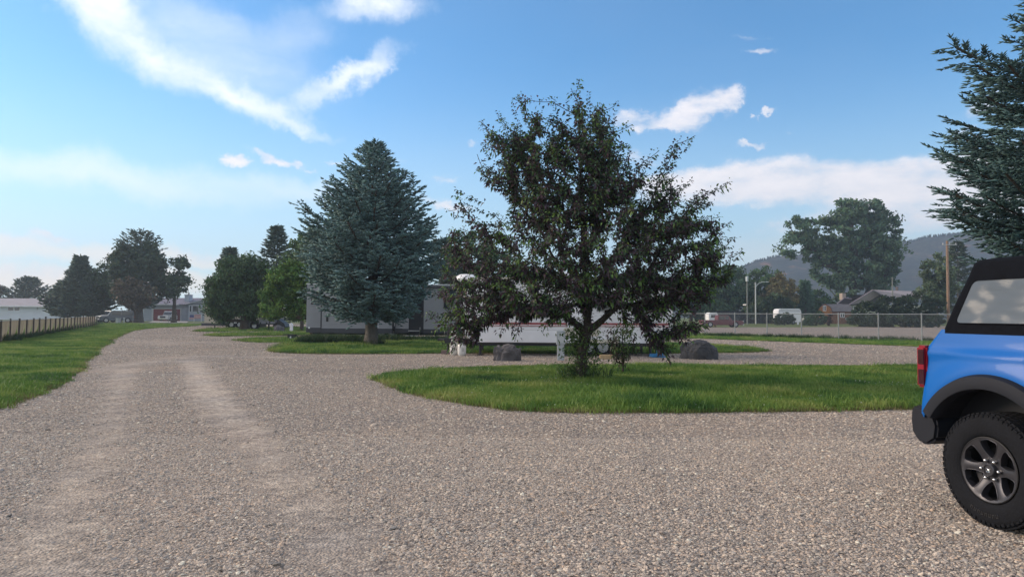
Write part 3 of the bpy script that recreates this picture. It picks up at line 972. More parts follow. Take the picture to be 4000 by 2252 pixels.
# ------------------------------------------------------------------ conifer
def conifer(name, label, x, y, H, prof, n_br, tw_len, tw_r, tw_gap, col, group=None, zmin=1.0, trunk_r=.25, seed=1, ang_top=45, ang_bot=-8, holes=0.0, z0=0.0, bare=None, cat='tree'):
    rs = np.random.default_rng(seed)
    t = thing(name, label, cat, (x, y, z0), 0, group)
    trunk_mesh([(0, 0, -.05), (0, 0, zmin), (0.04, 0, H * .5), (0, 0, H * .985)], [trunk_r, trunk_r * .88, trunk_r * .5, .02], BARK_GREY, t)
    pz = np.array([p[0] for p in prof]); pr = np.array([p[1] for p in prof])
    S0, D0, L0, R0, C0 = [], [], [], [], []
    SA, SB, SR = [], [], []
    gold = 2.39996
    for i in range(n_br):
        f = ((i + .5) / n_br) ** .92
        z = zmin + (H * .985 - zmin) * f
        az_ = i * gold + rs.normal(0, .25)
        lob = 1 + .13 * math.sin(az_ * 3 + z * .9 + seed) + .08 * math.sin(az_ * 5 - z * 1.7)
        Rr = np.interp(z, pz, pr) * rs.uniform(.78, 1.06) * lob
        if rs.random() < holes: Rr *= .55
        if rs.random() < .2: Rr *= rs.uniform(1.05, 1.22)
        el_ = R(ang_bot + (ang_top - ang_bot) * f ** 1.3) + rs.normal(0, .09)
        # branch start lies below its tip when it climbs
        zs = z - math.sin(el_) * Rr * .75
        zs = max(zs, zmin * .8)
        hd = np.array([math.cos(az_), math.sin(az_), 0])
        npt = max(5, int(Rr / (tw_len * .9)))
        tt = np.linspace(0, 1, npt + 1)
        rr_ = Rr * tt
        sag = (1 - f) * .12 * Rr * np.sin(tt * math.pi) * -1 + (tt ** 2.5) * .10 * Rr
        pts = hd * rr_[:, None] + np.array([0, 0, 1.]) * (zs + (z - zs) * tt ** 1.0 + sag)[:, None]
        SA.append(pts[:-1]); SB.append(pts[1:]); SR.append(np.full(npt, max(.008, .012 * Rr)))
        dirs = unit(np.gradient(pts, axis=0))
        lat = np.array([-hd[1], hd[0], 0])
        for q in range(1, npt + 1):
            tq = tt[q]
            if tq < .22 and Rr > 1.0: continue
            bl = Rr * (.20 + .34 * (1 - tq)) * rs.uniform(.7, 1.15)
            bl = max(bl, tw_len * 1.2)
            for sgn in (-1, 1):
                bd = unit(dirs[q] * rs.uniform(.55, .9) + lat * sgn * rs.uniform(.5, .9) + np.array([0, 0, rs.uniform(-.28, .14)]))
                m = max(2, int(bl / tw_gap))
                s = (np.arange(m) + rs.random(m)) / m * bl
                bp = pts[q] + bd * s[:, None]
                bp[:, 2] -= .10 * s * s
                for sg2 in (-1, 1):
                    tl = lat * sgn * .35 + bd * .75
                    cr = np.cross(bd, [0, 0, 1.])
                    td = unit(tl + cr * sg2 * .8 * rs.uniform(.5, 1.1, (m, 1)) + np.array([0, 0, 1.]) * rs.normal(.02, .22, (m, 1)))
                    S0.append(bp); D0.append(td); L0.append(tw_len * rs.uniform(.7, 1.3, m)); R0.append(tw_r * rs.uniform(.8, 1.2, m))
                    C0.append(np.full(m, rs.normal(1, .12)))
                S0.append(bp[-1:] ); D0.append(bd[None]); L0.append(np.array([tw_len * 1.3])); R0.append(np.array([tw_r])); C0.append(np.array([1.15]))
        S0.append(pts[-1:]); D0.append(dirs[-1:]); L0.append(np.array([tw_len * 1.8])); R0.append(np.array([tw_r * .9])); C0.append(np.array([1.1]))
    # leader
    k = 10
    S0.append(np.array([[0, 0, H * (.9 + .1 * j / k)] for j in range(k)])); a = rs.random(k) * 6.28
    D0.append(unit(np.stack([np.cos(a) * .5, np.sin(a) * .5, np.full(k, 1.0)], 1))); L0.append(np.full(k, tw_len * 1.2)); R0.append(np.full(k, tw_r)); C0.append(np.ones(k))
    p = np.concatenate(S0); d = np.concatenate(D0); ln = np.concatenate(L0); r = np.concatenate(R0); cm = np.concatenate(C0)
    if bare is not None:      # thin, half dead top
        zz = p[:, 2]; keep = (zz < bare[0]) | (rs.random(len(p)) < bare[1])
        p, d, ln, r, cm = p[keep], d[keep], ln[keep], r[keep], cm[keep]
    n = len(p)
    c = vary(col, n, .16, .06) * cm[:, None]
    V, T, C = spindles(p, d, ln, r, c)
    o = fast_mesh('foliage', V, T, NEEDLE, np.clip(C, .003, .6), parent=t)
    o['kind'] = 'stuff'
    V, F = segs(np.concatenate(SA), np.concatenate(SB), np.concatenate(SR) * 1.3, np.concatenate(SR), 4)
    fast_mesh('branches', V, F, BARK, parent=t)['kind'] = 'stuff'
    return t, n

# ------------------------------------------------------------------ far broadleaf
def broadleaf(name, label, x, y, ells, n, leaf, col, trunk=None, group=None, clump=.35, tips=40, tr=.22, bark=None, seed=0, light=None, cat='tree', shell=.35, fork=None, z0=0.0):
    """ells relative to the trunk base; n leaf faces gathered in clumps so that the outline breaks up"""
    t = thing(name, label, cat, (x, y, z0), 0, group)
    bark = bark or BARK
    E = np.array(ells, float)
    nc = max(10, n // 70)
    cc = ell_points(ells, nc, shell, .12)
    cs = clump * np.exp(RNG.normal(0, .3, nc))
    k = RNG.integers(0, nc, n)
    off = unit(RNG.normal(0, 1, (n, 3))) * (RNG.random(n) ** .6)[:, None]
    p = cc[k] + off * cs[k][:, None] * np.array([1, 1, .75])
    p[:, 2] = np.maximum(p[:, 2], .08)
    cb = np.exp(RNG.normal(0, .18, nc))[k]
    c = vary(col, n, .2, .1) * cb[:, None]
    if light is not None:
        sel = (RNG.random(nc) < .3)[k]
        c[sel] = vary(light, sel.sum(), .2, .1)
    V, T, C = flat_leaves(p, leaf * np.exp(RNG.normal(0, .25, n)), np.clip(c, .004, .6))
    fast_mesh('foliage', V, T, FARLEAF, C, parent=t)['kind'] = 'stuff'
    if trunk is not None:
        h0 = trunk
        base = [(0, 0, -.05), (0, 0, h0 * .5), (0, 0, h0)]
        if fork:
            for fx, fy in fork:
                trunk_mesh([(0, 0, -.05), (fx * .4, fy * .4, h0 * .5), (fx, fy, h0 * 1.25)], [tr * .6, tr * .5, tr * .35], bark, t, 'stem', 1.1, 8)
        else:
            trunk_mesh([(0, 0, -.05), (0, 0, h0 * .6), (0, 0, h0)], [tr, tr * .85, tr * .75], bark, t)
        zmid = E[:, 2].mean()
        nodes_ = [np.array((0, 0, h0)), np.array((0.03, 0, (h0 + zmid) / 2)), np.array((0, 0.03, zmid))]
        tp = cc[RNG.choice(nc, min(tips, nc), replace=False)]
        nd, pr_, en = grow(nodes_, [-1, 0, 1], tp, (0, 0, h0), .05, 3)
        rd = limb_radii(nd, pr_, en, tr * .12, .5, tr * .75)
        limb_mesh('limbs', nd, pr_, rd, bark, t, 5)['kind'] = 'stuff'
    return t

def E_(px_, py_, a, b, Y, x0, dy=0.0, depth=None):
    """ellipsoid from its outline in the photograph (pixels) at distance Y, relative to a base at x0"""
    s = Y / FPX
    c = A(px_, py_, Y)
    return (c.x - x0, dy, c.z, a * s, (depth if depth else a * .85) * s, b * s)
# ------------------------------------------------------------------ the purple-leaved tree on the near lawn
def chokecherry():
    base = P(2272, 1492)
    Y = base.y; bx = base.x
    t = thing('purple_leaf_tree', 'bushy purple and green leaved tree growing on the near lawn island', 'tree', (bx, Y, 0))
    s = Y / FPX
    def q(px_, py_, dy=0.0):
        c = A(px_, py_, Y)
        return np.array([c.x - bx, dy, c.z])
    trunk_mesh([(0, 0, -.05), (0.01, 0, .6), tuple(q(2290, 1300))], [.135, .115, .12], mat('cherry_bark', (.060, .046, .038), .95, var=.6, vscale=16, bump=1.0, bscale=22), t)
    # main limbs traced from the photograph
    nodes_ = [q(2290, 1300)]
    par = [-1]
    def chain(start, pts):
        j = start
        for p in pts:
            nodes_.append(p); par.append(j); j = len(nodes_) - 1
        return j
    lead = chain(0, [q(2296, 1230), q(2290, 1130, .05), q(2285, 1000, .0), q(2280, 860, .1), q(2270, 700, .05), q(2262, 540), q(2262, 420)])
    right = chain(0, [q(2350, 1250, -.1), q(2400, 1200, -.15), q(2480, 1120, -.2), q(2560, 1000, -.3), q(2640, 880, -.3), q(2720, 760, -.2)])
    chain(9, [q(2430, 1190, .3), q(2540, 1180, .5), q(2650, 1150, .6), q(2760, 1080, .6)])
    left = chain(0, [q(2230, 1245, .1), q(2190, 1225, .15), q(2110, 1210, .2), q(2010, 1190, .25), q(1900, 1150, .3), q(1810, 1080, .3)])
    chain(1, [q(2230, 1130, -.3), q(2150, 1000, -.5), q(2080, 850, -.5), q(2010, 700, -.35), q(1960, 560, -.2)])
    chain(2, [q(2260, 1060, .5), q(2200, 900, .9), q(2170, 740, .9), q(2140, 600, .5)])
    chain(2, [q(2330, 1040, .5), q(2390, 900, .8), q(2430, 760, .7), q(2420, 600, .4)])
    chain(1, [q(2310, 1130, -.5), q(2370, 1010, -1.0), q(2430, 900, -1.1)])
    chain(1, [q(2250, 1150, -.6), q(2150, 1090, -1.2), q(2040, 1030, -1.4)])
    chain(1, [q(2280, 1150, .6), q(2240, 1080, 1.3), q(2160, 1000, 1.6)])
    ells = [E_(2290, 960, 400, 290, Y, bx, 0, 350), E_(2210, 690, 270, 200, Y, bx, 0, 220), E_(2290, 520, 130, 130, Y, bx, 0, 110),
            E_(2080, 560, 130, 120, Y, bx, -.1, 110), E_(1960, 640, 100, 150, Y, bx, 0, 110), E_(1860, 1010, 140, 170, Y, bx, .1, 180), E_(1850, 1180, 150, 110, Y, bx, 0, 170),
            E_(2620, 960, 220, 220, Y, bx, 0, 230), E_(2760, 1060, 120, 130, Y, bx, 0, 140), E_(2080, 1150, 220, 120, Y, bx, -.2, 250),
            E_(2480, 1150, 260, 110, Y, bx, .2, 250), E_(2640, 1240, 120, 110, Y, bx, -.1, 120), E_(2560, 740, 110, 120, Y, bx, 0, 110), E_(1800, 1260, 110, 85, Y, bx, 0, 130), E_(2160, 1040, 190, 130, Y, bx, -.7, 120), E_(2350, 1040, 150, 120, Y, bx, -.8, 120), E_(2040, 1130, 160, 110, Y, bx, -.4, 150), E_(2570, 1310, 80, 75, Y, bx, .1, 110), E_(2400, 740, 140, 200, Y, bx, 0, 150)]
    tips = ell_points(ells + ells[1:5] + ells[7:8], 2150, .22, .12)
    tips = tips[(tips[:, 2] > .75)]
    # keep the space round the fork open, as in the photograph
    fx = q(2300, 1270)
    dd = np.abs(tips[:, 0] - fx[0])
    tips = tips[~((dd < .42) & (tips[:, 2] < 1.75) & (np.abs(tips[:, 1]) < 1.2))]
    tips = tips[~((tips[:, 0] > .05) & (tips[:, 0] < .95) & (tips[:, 2] < 1.75) & (np.abs(tips[:, 1]) < 1.7))]
    tips = tips[~((tips[:, 0] < -.45) & (tips[:, 0] > -2.0) & (tips[:, 2] < 1.25))]
    spires = [(2264, 304), (2230, 345), (2300, 360), (2027, 349), (2000, 400), (2050, 420), (2161, 389), (2150, 460), (2408, 398), (2385, 430), (2350, 410), (1946, 461), (1879, 479), (1925, 520), (1880, 560),
              (2708, 537), (2640, 560), (2556, 609), (2600, 640), (2700, 700), (2842, 716), (2800, 780), (2760, 740), (2887, 927), (2870, 985), (2830, 880), (2780, 900), (1780, 743), (1800, 790), (1755, 830), (1770, 900),
              (1677, 1218), (1690, 1150), (1700, 1290), (1730, 1330), (1780, 1370), (1860, 1340), (2640, 1412), (2600, 1380), (2690, 1330), (2750, 1290), (2560, 1330), (2010, 1330), (2120, 1300), (1950, 1310), (2850, 1030), (2880, 1060),
              (2460, 500), (2110, 450), (2320, 470), (1990, 580)]
    stp = np.array([q(a, b, RNG.normal(0, .35)) for a, b in spires])
    tips = np.concatenate([tips, stp])
    ns = len(spires)
    nd, pr_, en = grow(nodes_, par, tips, tuple(nodes_[0]), .08, 4, 1.75)
    rd = limb_radii(nd, pr_, en, .0062, .43, .085)
    rd[0] = .10
    limb_mesh('limbs', nd, pr_, rd, MATS['cherry_bark'], t, 6)['kind'] = 'stuff'
    # leaves along the last part of each shoot
    PP, DD, CC, LL = [], [], [], []
    for i, e in en:
        path = [nd[e]]; j = e
        want = (1.9 if tips[i][2] < 1.7 else .95) if i >= len(tips) - ns else .66
        ln = 0
        while pr_[j] >= 0 and ln < want:
            ln += np.linalg.norm(nd[j] - nd[pr_[j]]); j = pr_[j]; path.append(nd[j])
        path = np.array(path)
        sl = np.concatenate([[0], np.cumsum(np.linalg.norm(np.diff(path, axis=0), axis=1))])
        tot = min(want, sl[-1])
        m = int(tot / .024) + 5
        st = np.sort(RNG.random(m)) * tot
        p = np.stack([np.interp(st, sl, path[:, c]) for c in range(3)], 1)
        ax = unit((path[0] - path[min(2, len(path) - 1)])[None])[0]
        rad = RNG.normal(0, 1, (m, 3)); rad -= ax * (rad @ ax)[:, None]; rad = unit(rad)
        d = unit(rad + ax * RNG.uniform(.2, .9, (m, 1)) + np.array([0, 0, -.15]))
        p = p + rad * RNG.uniform(0, .11, (m, 1))
        green = RNG.random() < (.5 if nd[e][2] < 2.2 else .32)
        zc = nd[e][2]
        c = np.where((st < (.34 if green else .08))[:, None], vary((.070, .125, .034), m, .25, .12), vary((.048, .034, .046), m, .3, .12))
        mixg = RNG.random(m) < (.10 + .075 * min(zc, 5))
        c[mixg] = vary((.042, .078, .044), mixg.sum(), .25, .1)
        PP.append(p); DD.append(d); CC.append(c); LL.append(np.where(st < .12, .07, .098) * np.exp(RNG.normal(0, .15, m)))
    ctr = q(2285, 900)
    for a_, b_ in spires[:33]:
        tp_ = q(a_, b_, RNG.normal(0, .3))
        ln_ = RNG.uniform(.7, 1.25)
        out = unit(np.array([[tp_[0] - ctr[0], tp_[1] * .4, max(tp_[2] - ctr[2], .25) * 1.5]]))[0]
        bs_ = tp_ - out * ln_
        m = int(ln_ * 62)
        f = RNG.random(m) ** .85
        p = bs_ + (tp_ - bs_) * f[:, None] + np.array([0, 0, -1.]) * (np.sin(f * math.pi) * .05)[:, None]
        rad = RNG.normal(0, 1, (m, 3)); rad -= out * (rad @ out)[:, None]; rad = unit(rad)
        PP.append(p + rad * .01); DD.append(unit(rad + out * RNG.uniform(.3, 1.1, (m, 1)))); LL.append((.105 - .035 * f) * np.exp(RNG.normal(0, .12, m)))
        CC.append(np.where((RNG.random(m) < .55)[:, None], vary((.038, .070, .042), m, .25, .1), vary((.034, .034, .044), m, .25, .1)))
    # young shoots and a sucker thicket at the foot of the trunk
    for (cx, cz, w_, h_, m) in ((2250, .62, .17, .60, 620), (2305, .55, .15, .5, 420), (2230, .25, .2, .2, 160), (2250, 1.15, .12, .35, 260), (2320, 1.1, .12, .3, 160)):
        c0 = q(cx, 1400); m_ = m
        p = np.stack([c0[0] + RNG.normal(0, w_, m_), RNG.normal(0, .16, m_), cz + RNG.uniform(-h_, h_, m_) * .9], 1)
        p[:, 2] = np.maximum(p[:, 2], .06)
        PP.append(p); DD.append(unit(RNG.normal(0, 1, (m_, 3)))); CC.append(vary((.048, .085, .024), m_, .25, .12)); LL.append(np.full(m_, .075))
    p = np.concatenate(PP); d = np.concatenate(DD); c = np.clip(np.concatenate(CC), .004, .5); ln = np.concatenate(LL)
    # the 300 leaves that show largest stay separate parts
    wp_ = p + np.array([bx, Y, 0])
    near = np.argsort(wp_[:, 1] - ln * 12 + RNG.normal(0, .25, len(p)))[:300]
    mask = np.ones(len(p), bool); mask[near] = False
    print("LEAVES", len(p))
    V, T, C = leaf_blades(p[mask], d[mask], ln[mask], ln[mask] * .52, c[mask])
    fast_mesh('foliage', V, T, LEAF, C, parent=t)['kind'] = 'stuff'
    lm = []
    for colr in ((.080, .054, .068), (.11, .19, .052), (.065, .115, .045)):
        V, T, C = leaf_blades(np.zeros((1, 3)), np.array([[1., 0, 0]]), np.array([1.0]), np.array([.52]), np.array([colr]))
        o = fast_mesh('leaf', V, T, LEAF, C); lm.append(o.data); bpy.data.objects.remove(o)
    for k in near:
        g_ = c[k]
        which = 0 if g_[1] < g_[0] * 1.25 else (1 if g_[1] > .15 else 2)
        o = bpy.data.objects.new('leaf', lm[which]); COL.objects.link(o); o.parent = t
        o.location = p[k]; o.scale = (ln[k],) * 3
        o.rotation_euler = Vector(d[k]).to_track_quat('X', 'Z').to_euler()
    return t
chokecherry()

# small sucker tree beside it
def sucker():
    b = P(2432, 1462); Y = b.y
    t = thing('sapling', 'leafy dark sapling sprouting from the grass just beside the purple tree', 'sapling', (b.x, Y, 0))
    nodes_ = [np.array((0, 0, 0)), np.array((.02, 0, .3)), np.array((-.03, 0, .7)), np.array((.02, 0, 1.05))]
    tips = ell_points([(0, 0, .85, .38, .3, .5), (-.05, 0, .5, .22, .2, .3)], 46, .3)
    tips = tips[tips[:, 2] > .25]
    nd, pr_, en = grow(nodes_, [-1, 0, 1, 2], tips, (0, 0, 0), .05, 3)
    rd = limb_radii(nd, pr_, en, .006, .4, .03)
    limb_mesh('stem', nd, pr_, rd, BARK, t, 6)
    P_, D_, C_ = [], [], []
    for i, e in en:
        m = 16
        p = nd[e] + RNG.normal(0, .075, (m, 3)); P_.append(p); D_.append(unit(RNG.normal(0, 1, (m, 3)) + np.array([0, 0, -.4])))
        C_.append(vary((.035, .07, .022) if RNG.random() < .55 else (.034, .028, .026), m, .25, .1))
    p = np.concatenate(P_); p[:, 2] = np.maximum(p[:, 2], .05); d = np.concatenate(D_)
    V, T, C = leaf_blades(p, d, np.full(len(p), .09), np.full(len(p), .045), np.concatenate(C_))
    fast_mesh('foliage', V, T, LEAF, np.clip(C, .004, .5), parent=t)['kind'] = 'stuff'
sucker()

# ------------------------------------------------------------------ spruces of the camp
b = P(1450, 1350)
BLUE = (.066, .118, .128)
s_ = b.y / FPX
conifer('blue_spruce', 'big blue spruce with a thick trunk standing before the dark trailer', b.x, b.y, ZA(1450, 548, b.y),
        [(1.0, 2.0), (1.6, 2.4), (3.0, 2.85), (4.6, 2.95), (6.0, 2.65), (7.2, 2.1), (8.2, 1.35), (9.0, .65), (9.8, .08)], 300, .17, .030, .13, BLUE, zmin=1.25, trunk_r=.30, seed=3, ang_top=48, ang_bot=-12, holes=.1, cat='spruce')
b2 = P(1215, 1330)
conifer('spruce', 'smaller green spruce half hidden at the edge of the big blue spruce', XA(1225, 47), 47, ZA(1222, 886, 47),
        [(1.2, 1.9), (3, 1.8), (5, 1.3), (7.3, .1)], 120, .2, .035, .2, (.05, .085, .065), zmin=1.4, trunk_r=.16, seed=5, cat='spruce')
# the spruce whose boughs reach in behind the blue car
conifer('spruce', 'tall dark blue spruce leaning its long boughs over the blue car', XA(4190, 17.5), 17.5, 10.6,
        [(1.0, 1.5), (3.0, 2.0), (4.3, 2.85), (6.3, 2.95), (7.9, 2.2), (8.8, 1.4), (10, .7), (10.6, .1)], 190, .15, .019, .085, (.036, .072, .078), zmin=1.0, trunk_r=.26, seed=22, ang_top=35, ang_bot=-4, holes=.12, cat='spruce')

GT = 'trees lining the far side of the camp'
# rounded light green tree
b = P(1222, 1314); Y = b.y
broadleaf('green_tree', 'round light green tree with several crooked stems beside the dark trailer', b.x, Y,
          [E_(1130, 1110, 90, 70, Y, b.x), E_(1090, 1170, 85, 75, Y, b.x), E_(1180, 1130, 60, 95, Y, b.x), E_(1140, 1060, 50, 40, Y, b.x), E_(1060, 1205, 40, 40, Y, b.x), E_(1170, 1210, 60, 40, Y, b.x)],
          22000, .075, (.042, .090, .026), trunk=1.1, clump=.34, tr=.2, fork=[(-.5, .1), (-.15, -.2), (.2, .1)], light=(.075, .135, .036), tips=60, group=None)
# dark dome tree
b = P(955, 1289); Y = b.y
broadleaf('shade_tree', 'dense dark green domed shade tree standing over the cream camper', b.x, Y,
          [E_(930, 1120, 115, 110, Y, b.x), E_(890, 1170, 72, 85, Y, b.x), E_(970, 1060, 70, 60, Y, b.x), E_(1000, 1160, 80, 90, Y, b.x), E_(860, 1200, 42, 50, Y, b.x)],
          34000, .115, (.028, .058, .030), trunk=1.6, clump=.6, tr=.4, tips=60, light=(.04, .075, .036))
for (pxx, top, Yd, Wd, lab, sd) in ((893, 966, 76, 82, 'narrow dark spruce with ragged tip at the outer end of the tree row', 8), (1076, 880, 74, 105, 'taller spruce with drooping spread boughs behind the round green tree', 9)):
    H = ZA(pxx, top, Yd); s = Yd / FPX
    conifer('spruce', lab, XA(pxx, Yd), Yd, H, [(.8, Wd * s), (H * .3, Wd * s * .95), (H * .6, Wd * s * .6), (H * .85, Wd * s * .25), (H, .05)], 130, .34, .06, .34, (.036, .062, .058), zmin=1.0, trunk_r=.22, seed=sd, ang_top=20, cat='spruce')
broadleaf('leafy_tree', 'thin green leafy tree between the spruces behind the round tree', XA(1180, 60), 60, [E_(1180, 1010, 60, 90, 60, XA(1180, 60)), E_(1150, 1060, 70, 70, 60, XA(1180, 60))], 7000, .14, (.042, .075, .036), trunk=2.5, clump=.5, tr=.15)
broadleaf('leafy_tree', 'broad green tree behind the roofs between the two trailers', XA(1850, 62), 62, [E_(1840, 1010, 100, 110, 62, XA(1850, 62)), E_(1760, 1050, 70, 90, 62, XA(1850, 62)), E_(1930, 1060, 90, 80, 62, XA(1850, 62))], 9000, .16, (.032, .070, .036), trunk=2.5, clump=.55, tr=.25)
conifer('spruce', 'dark spruce rising behind the end of the dark trailer', XA(1720, 58), 58, ZA(1720, 930, 58), [(.8, 2.4), (3, 2.2), (6, 1.2), (8, .1)], 90, .3, .05, .3, (.030, .056, .05), zmin=1.0, trunk_r=.2, seed=14, ang_top=25, cat='spruce')

# ------------------------------------------------------------------ far trees on the left
Yl = 108
def cone_far(pxx, top, wd, lab, sd, Yd=Yl, colr=(.034, .056, .048), bare=None, at=20, ab=-8, nb=110, base_z=.5, pt=.42):
    H = ZA(pxx, top, Yd); s = Yd / FPX
    conifer('conifer', lab, XA(pxx, Yd), Yd, H, [(base_z, wd * s), (H * .3, wd * s), (H * .6, wd * s * (.75 if pt > .3 else .55)), (H * .85, wd * s * pt), (H, .1)], nb, .5, .10, .5, colr, zmin=base_z + .6, trunk_r=.3, seed=sd, ang_top=at, ang_bot=ab, bare=bare, cat='conifer tree')
cone_far(110, 1082, 92, 'low spreading juniper-like conifer behind the white house roof', 31, 150, at=55, ab=10, base_z=1.0)
cone_far(308, 1000, 88, 'dark pointed conifer between the white house and the tallest far tree', 32, nb=150, pt=.16, at=30)
cone_far(255, 1100, 60, 'short conifer hugging the corner of the white house', 33)
cone_far(360, 1080, 70, 'squat dark conifer filling the gap beside the pointed one', 34, at=35)
def bl_far(pxx, ells, n, lab, colr, Yd, leaf=.22, trunk=2.5, clump=.9, tr=.35, light=None, bark=None, tips=40, shell=.35, name='leafy_tree'):
    x0 = XA(pxx, Yd)
    return broadleaf(name, lab, x0, Yd, [E_(a, b_, c, d_, Yd, x0) for a, b_, c, d_ in ells], n, leaf, colr, trunk=trunk, clump=clump, tr=tr, light=light, bark=bark, tips=tips, shell=shell)
bl_far(405, [(405, 1070, 36, 36), (395, 1120, 45, 60)], 4500, 'round-topped leafy tree at the shoulder of the dark conifers', (.034, .058, .036), Yl)
H = ZA(540, 900, 106); s = 106 / FPX
conifer('conifer', 'tallest far conifer with a sparse half-bare crown over brown undergrowth', XA(542, 106), 106, H, [(2, 70 * s), (H * .45, 80 * s), (H * .7, 62 * s), (H * .9, 60 * s), (H, 20 * s)], 150, .5, .09, .45, (.036, .058, .050), zmin=2.5, trunk_r=.62, seed=35, ang_top=42, ang_bot=-10, bare=(H * .76, .42), cat='conifer tree')
bl_far(520, [(500, 1040, 60, 60), (570, 1010, 50, 60), (480, 1100, 50, 70), (600, 1050, 45, 60), (450, 1010, 25, 22), (475, 975, 26, 24)], 15000, 'dark broad crown wrapped round the tallest conifer', (.034, .056, .040), 105, tips=60)
bl_far(680, [(690, 1060, 42, 50), (670, 1110, 55, 45), (705, 1030, 20, 28), (715, 1095, 22, 30), (640, 1130, 50, 40)], 4800, 'loose leafy tree with sky gaps beside the blue-grey house roof', (.036, .062, .040), 107, clump=.8)
bl_far(530, [(540, 1160, 50, 50), (500, 1130, 50, 40)], 3600, 'brownish undergrowth tree round the big far trunk', (.060, .055, .045), 102, trunk=1.5)
bl_far(10, [(5, 1128, 26, 16), (-40, 1130, 40, 25)], 2500, 'small bush top peeping over the outer end of the white house', (.05, .05, .04), 150, trunk=1)

# ------------------------------------------------------------------ far trees on the right
COT = (.050, .092, .060)
bl_far(3330, [(3350, 900, 110, 120), (3270, 940, 90, 110), (3430, 920, 80, 110), (3390, 1010, 130, 110), (3270, 1050, 90, 70), (3460, 1060, 70, 90), (3340, 1120, 110, 70), (3120, 900, 55, 60), (3100, 960, 60, 45), (3180, 960, 50, 50), (3500, 900, 28, 40), (3300, 830, 50, 45), (3400, 830, 50, 45), (3200, 1010, 55, 35)],
       42000, 'huge spreading cottonwood towering over the ranch house', COT, 160, leaf=.36, trunk=6, clump=1.25, tr=.9, tips=130, light=(.070, .118, .072), shell=.3)
bl_far(2830, [(2840, 1120, 90, 80), (2800, 1180, 90, 60), (2880, 1180, 60, 70)], 12000, 'wide green tree behind the red pickup', (.034, .070, .040), 150, leaf=.3, clump=1.0, light=(.05, .09, .05))
bl_far(2960, [(2960, 1110, 70, 60), (2930, 1160, 50, 70), (3010, 1100, 45, 55)], 9000, 'mid green tree behind the street lamp', (.042, .080, .036), 155, leaf=.3, clump=1.0)
bl_far(3050, [(3055, 1120, 45, 45), (3040, 1150, 60, 50), (3075, 1160, 35, 50)], 9000, 'tawny willow-like tree with pale bare stems', (.115, .105, .052), 148, leaf=.26, bark=BARK_PALE, tips=60, clump=.9, trunk=3)
bl_far(3020, [(3015, 1190, 55, 45), (3060, 1200, 40, 35), (2960, 1200, 40, 30)], 7000, 'dark low tree in front of the tawny one', (.026, .045, .024), 140, leaf=.26)
cone_far(3146, 1094, 28, 'small slim conifer standing alone below the hill', 41, 150, (.035, .075, .05), nb=70)
bl_far(3185, [(3180, 1180, 55, 45), (3220, 1200, 45, 35), (3110, 1190, 40, 40)], 8000, 'bright green bushy tree behind the orange cabin', (.040, .080, .034), 158, leaf=.28)
bl_far(3660, [(3660, 1070, 55, 80), (3640, 1130, 50, 60), (3690, 1110, 45, 80)], 9000, 'grey-green poplar beside the wooden utility pole', (.060, .088, .052), 120, leaf=.22, clump=.8)
cone_far(3745, 940, 55, 'dark pine behind the wooden utility pole', 42, 135, (.028, .045, .032), nb=110, at=10)
bl_far(2700, [(2690, 1150, 90, 70), (2740, 1200, 70, 50)], 7000, 'green tree mostly hidden behind the purple tree crown', (.034, .066, .036), 130, leaf=.28)
bl_far(2500, [(2480, 1130, 130, 80), (2380, 1160, 120, 70)], 7000, 'distant green tree behind the white trailer', (.030, .060, .034), 120, leaf=.3)
# hedge before the ranch house and shrubs on the yard
def bush(name, lab, pxx, base, ells, n, colr, leaf, Yd=None, trunk=None, cat='bush', clump=.45):
    b_ = P(pxx, base); Yd = Yd or b_.y
    x0 = XA(pxx, Yd)
    return broadleaf(name, lab, x0, Yd, [E_(a, b2_, c, d_, Yd, x0) for a, b2_, c, d_ in ells], n, leaf, colr, trunk=trunk, clump=clump, tr=.12, cat=cat, shell=.5, tips=14)
bush('hedge', 'long dark overgrown hedge hiding the ranch house wall', 3500, 1277,
     [(3400, 1225, 60, 42), (3480, 1210, 70, 55), (3570, 1205, 80, 58), (3650, 1215, 50, 55), (3360, 1240, 40, 30), (3440, 1250, 120, 26), (3600, 1250, 90, 26), (3390, 1190, 25, 20)], 26000, (.020, .034, .020), .16, cat='hedge', clump=.5)
bush('bush', 'rounded dark double bush in front of the white cargo trailer', 3065, 1270, [(3050, 1246, 24, 20), (3076, 1242, 26, 20), (3035, 1250, 14, 14)], 5000, (.022, .042, .024), .11, trunk=.4, clump=.35)
bush('bush', 'larger round green bush in front of the orange cabin', 3190, 1272, [(3185, 1248, 34, 26), (3160, 1254, 22, 18), (3205, 1240, 24, 22)], 5500, (.030, .058, .032), .12, trunk=.4, clump=.35)
bush('shrub', 'narrow dark purple columnar shrub beside the green yard bush', 3239, 1272, [(3239, 1248, 8, 24), (3241, 1234, 6, 12)], 1600, (.040, .022, .026), .09, cat='shrub', trunk=.4, clump=.22)
bush('bush', 'grey scrubby bush at the foot of the overgrown hedge', 3560, 1276, [(3560, 1262, 40, 12), (3590, 1266, 30, 9)], 1800, (.07, .085, .06), .11, clump=.3)
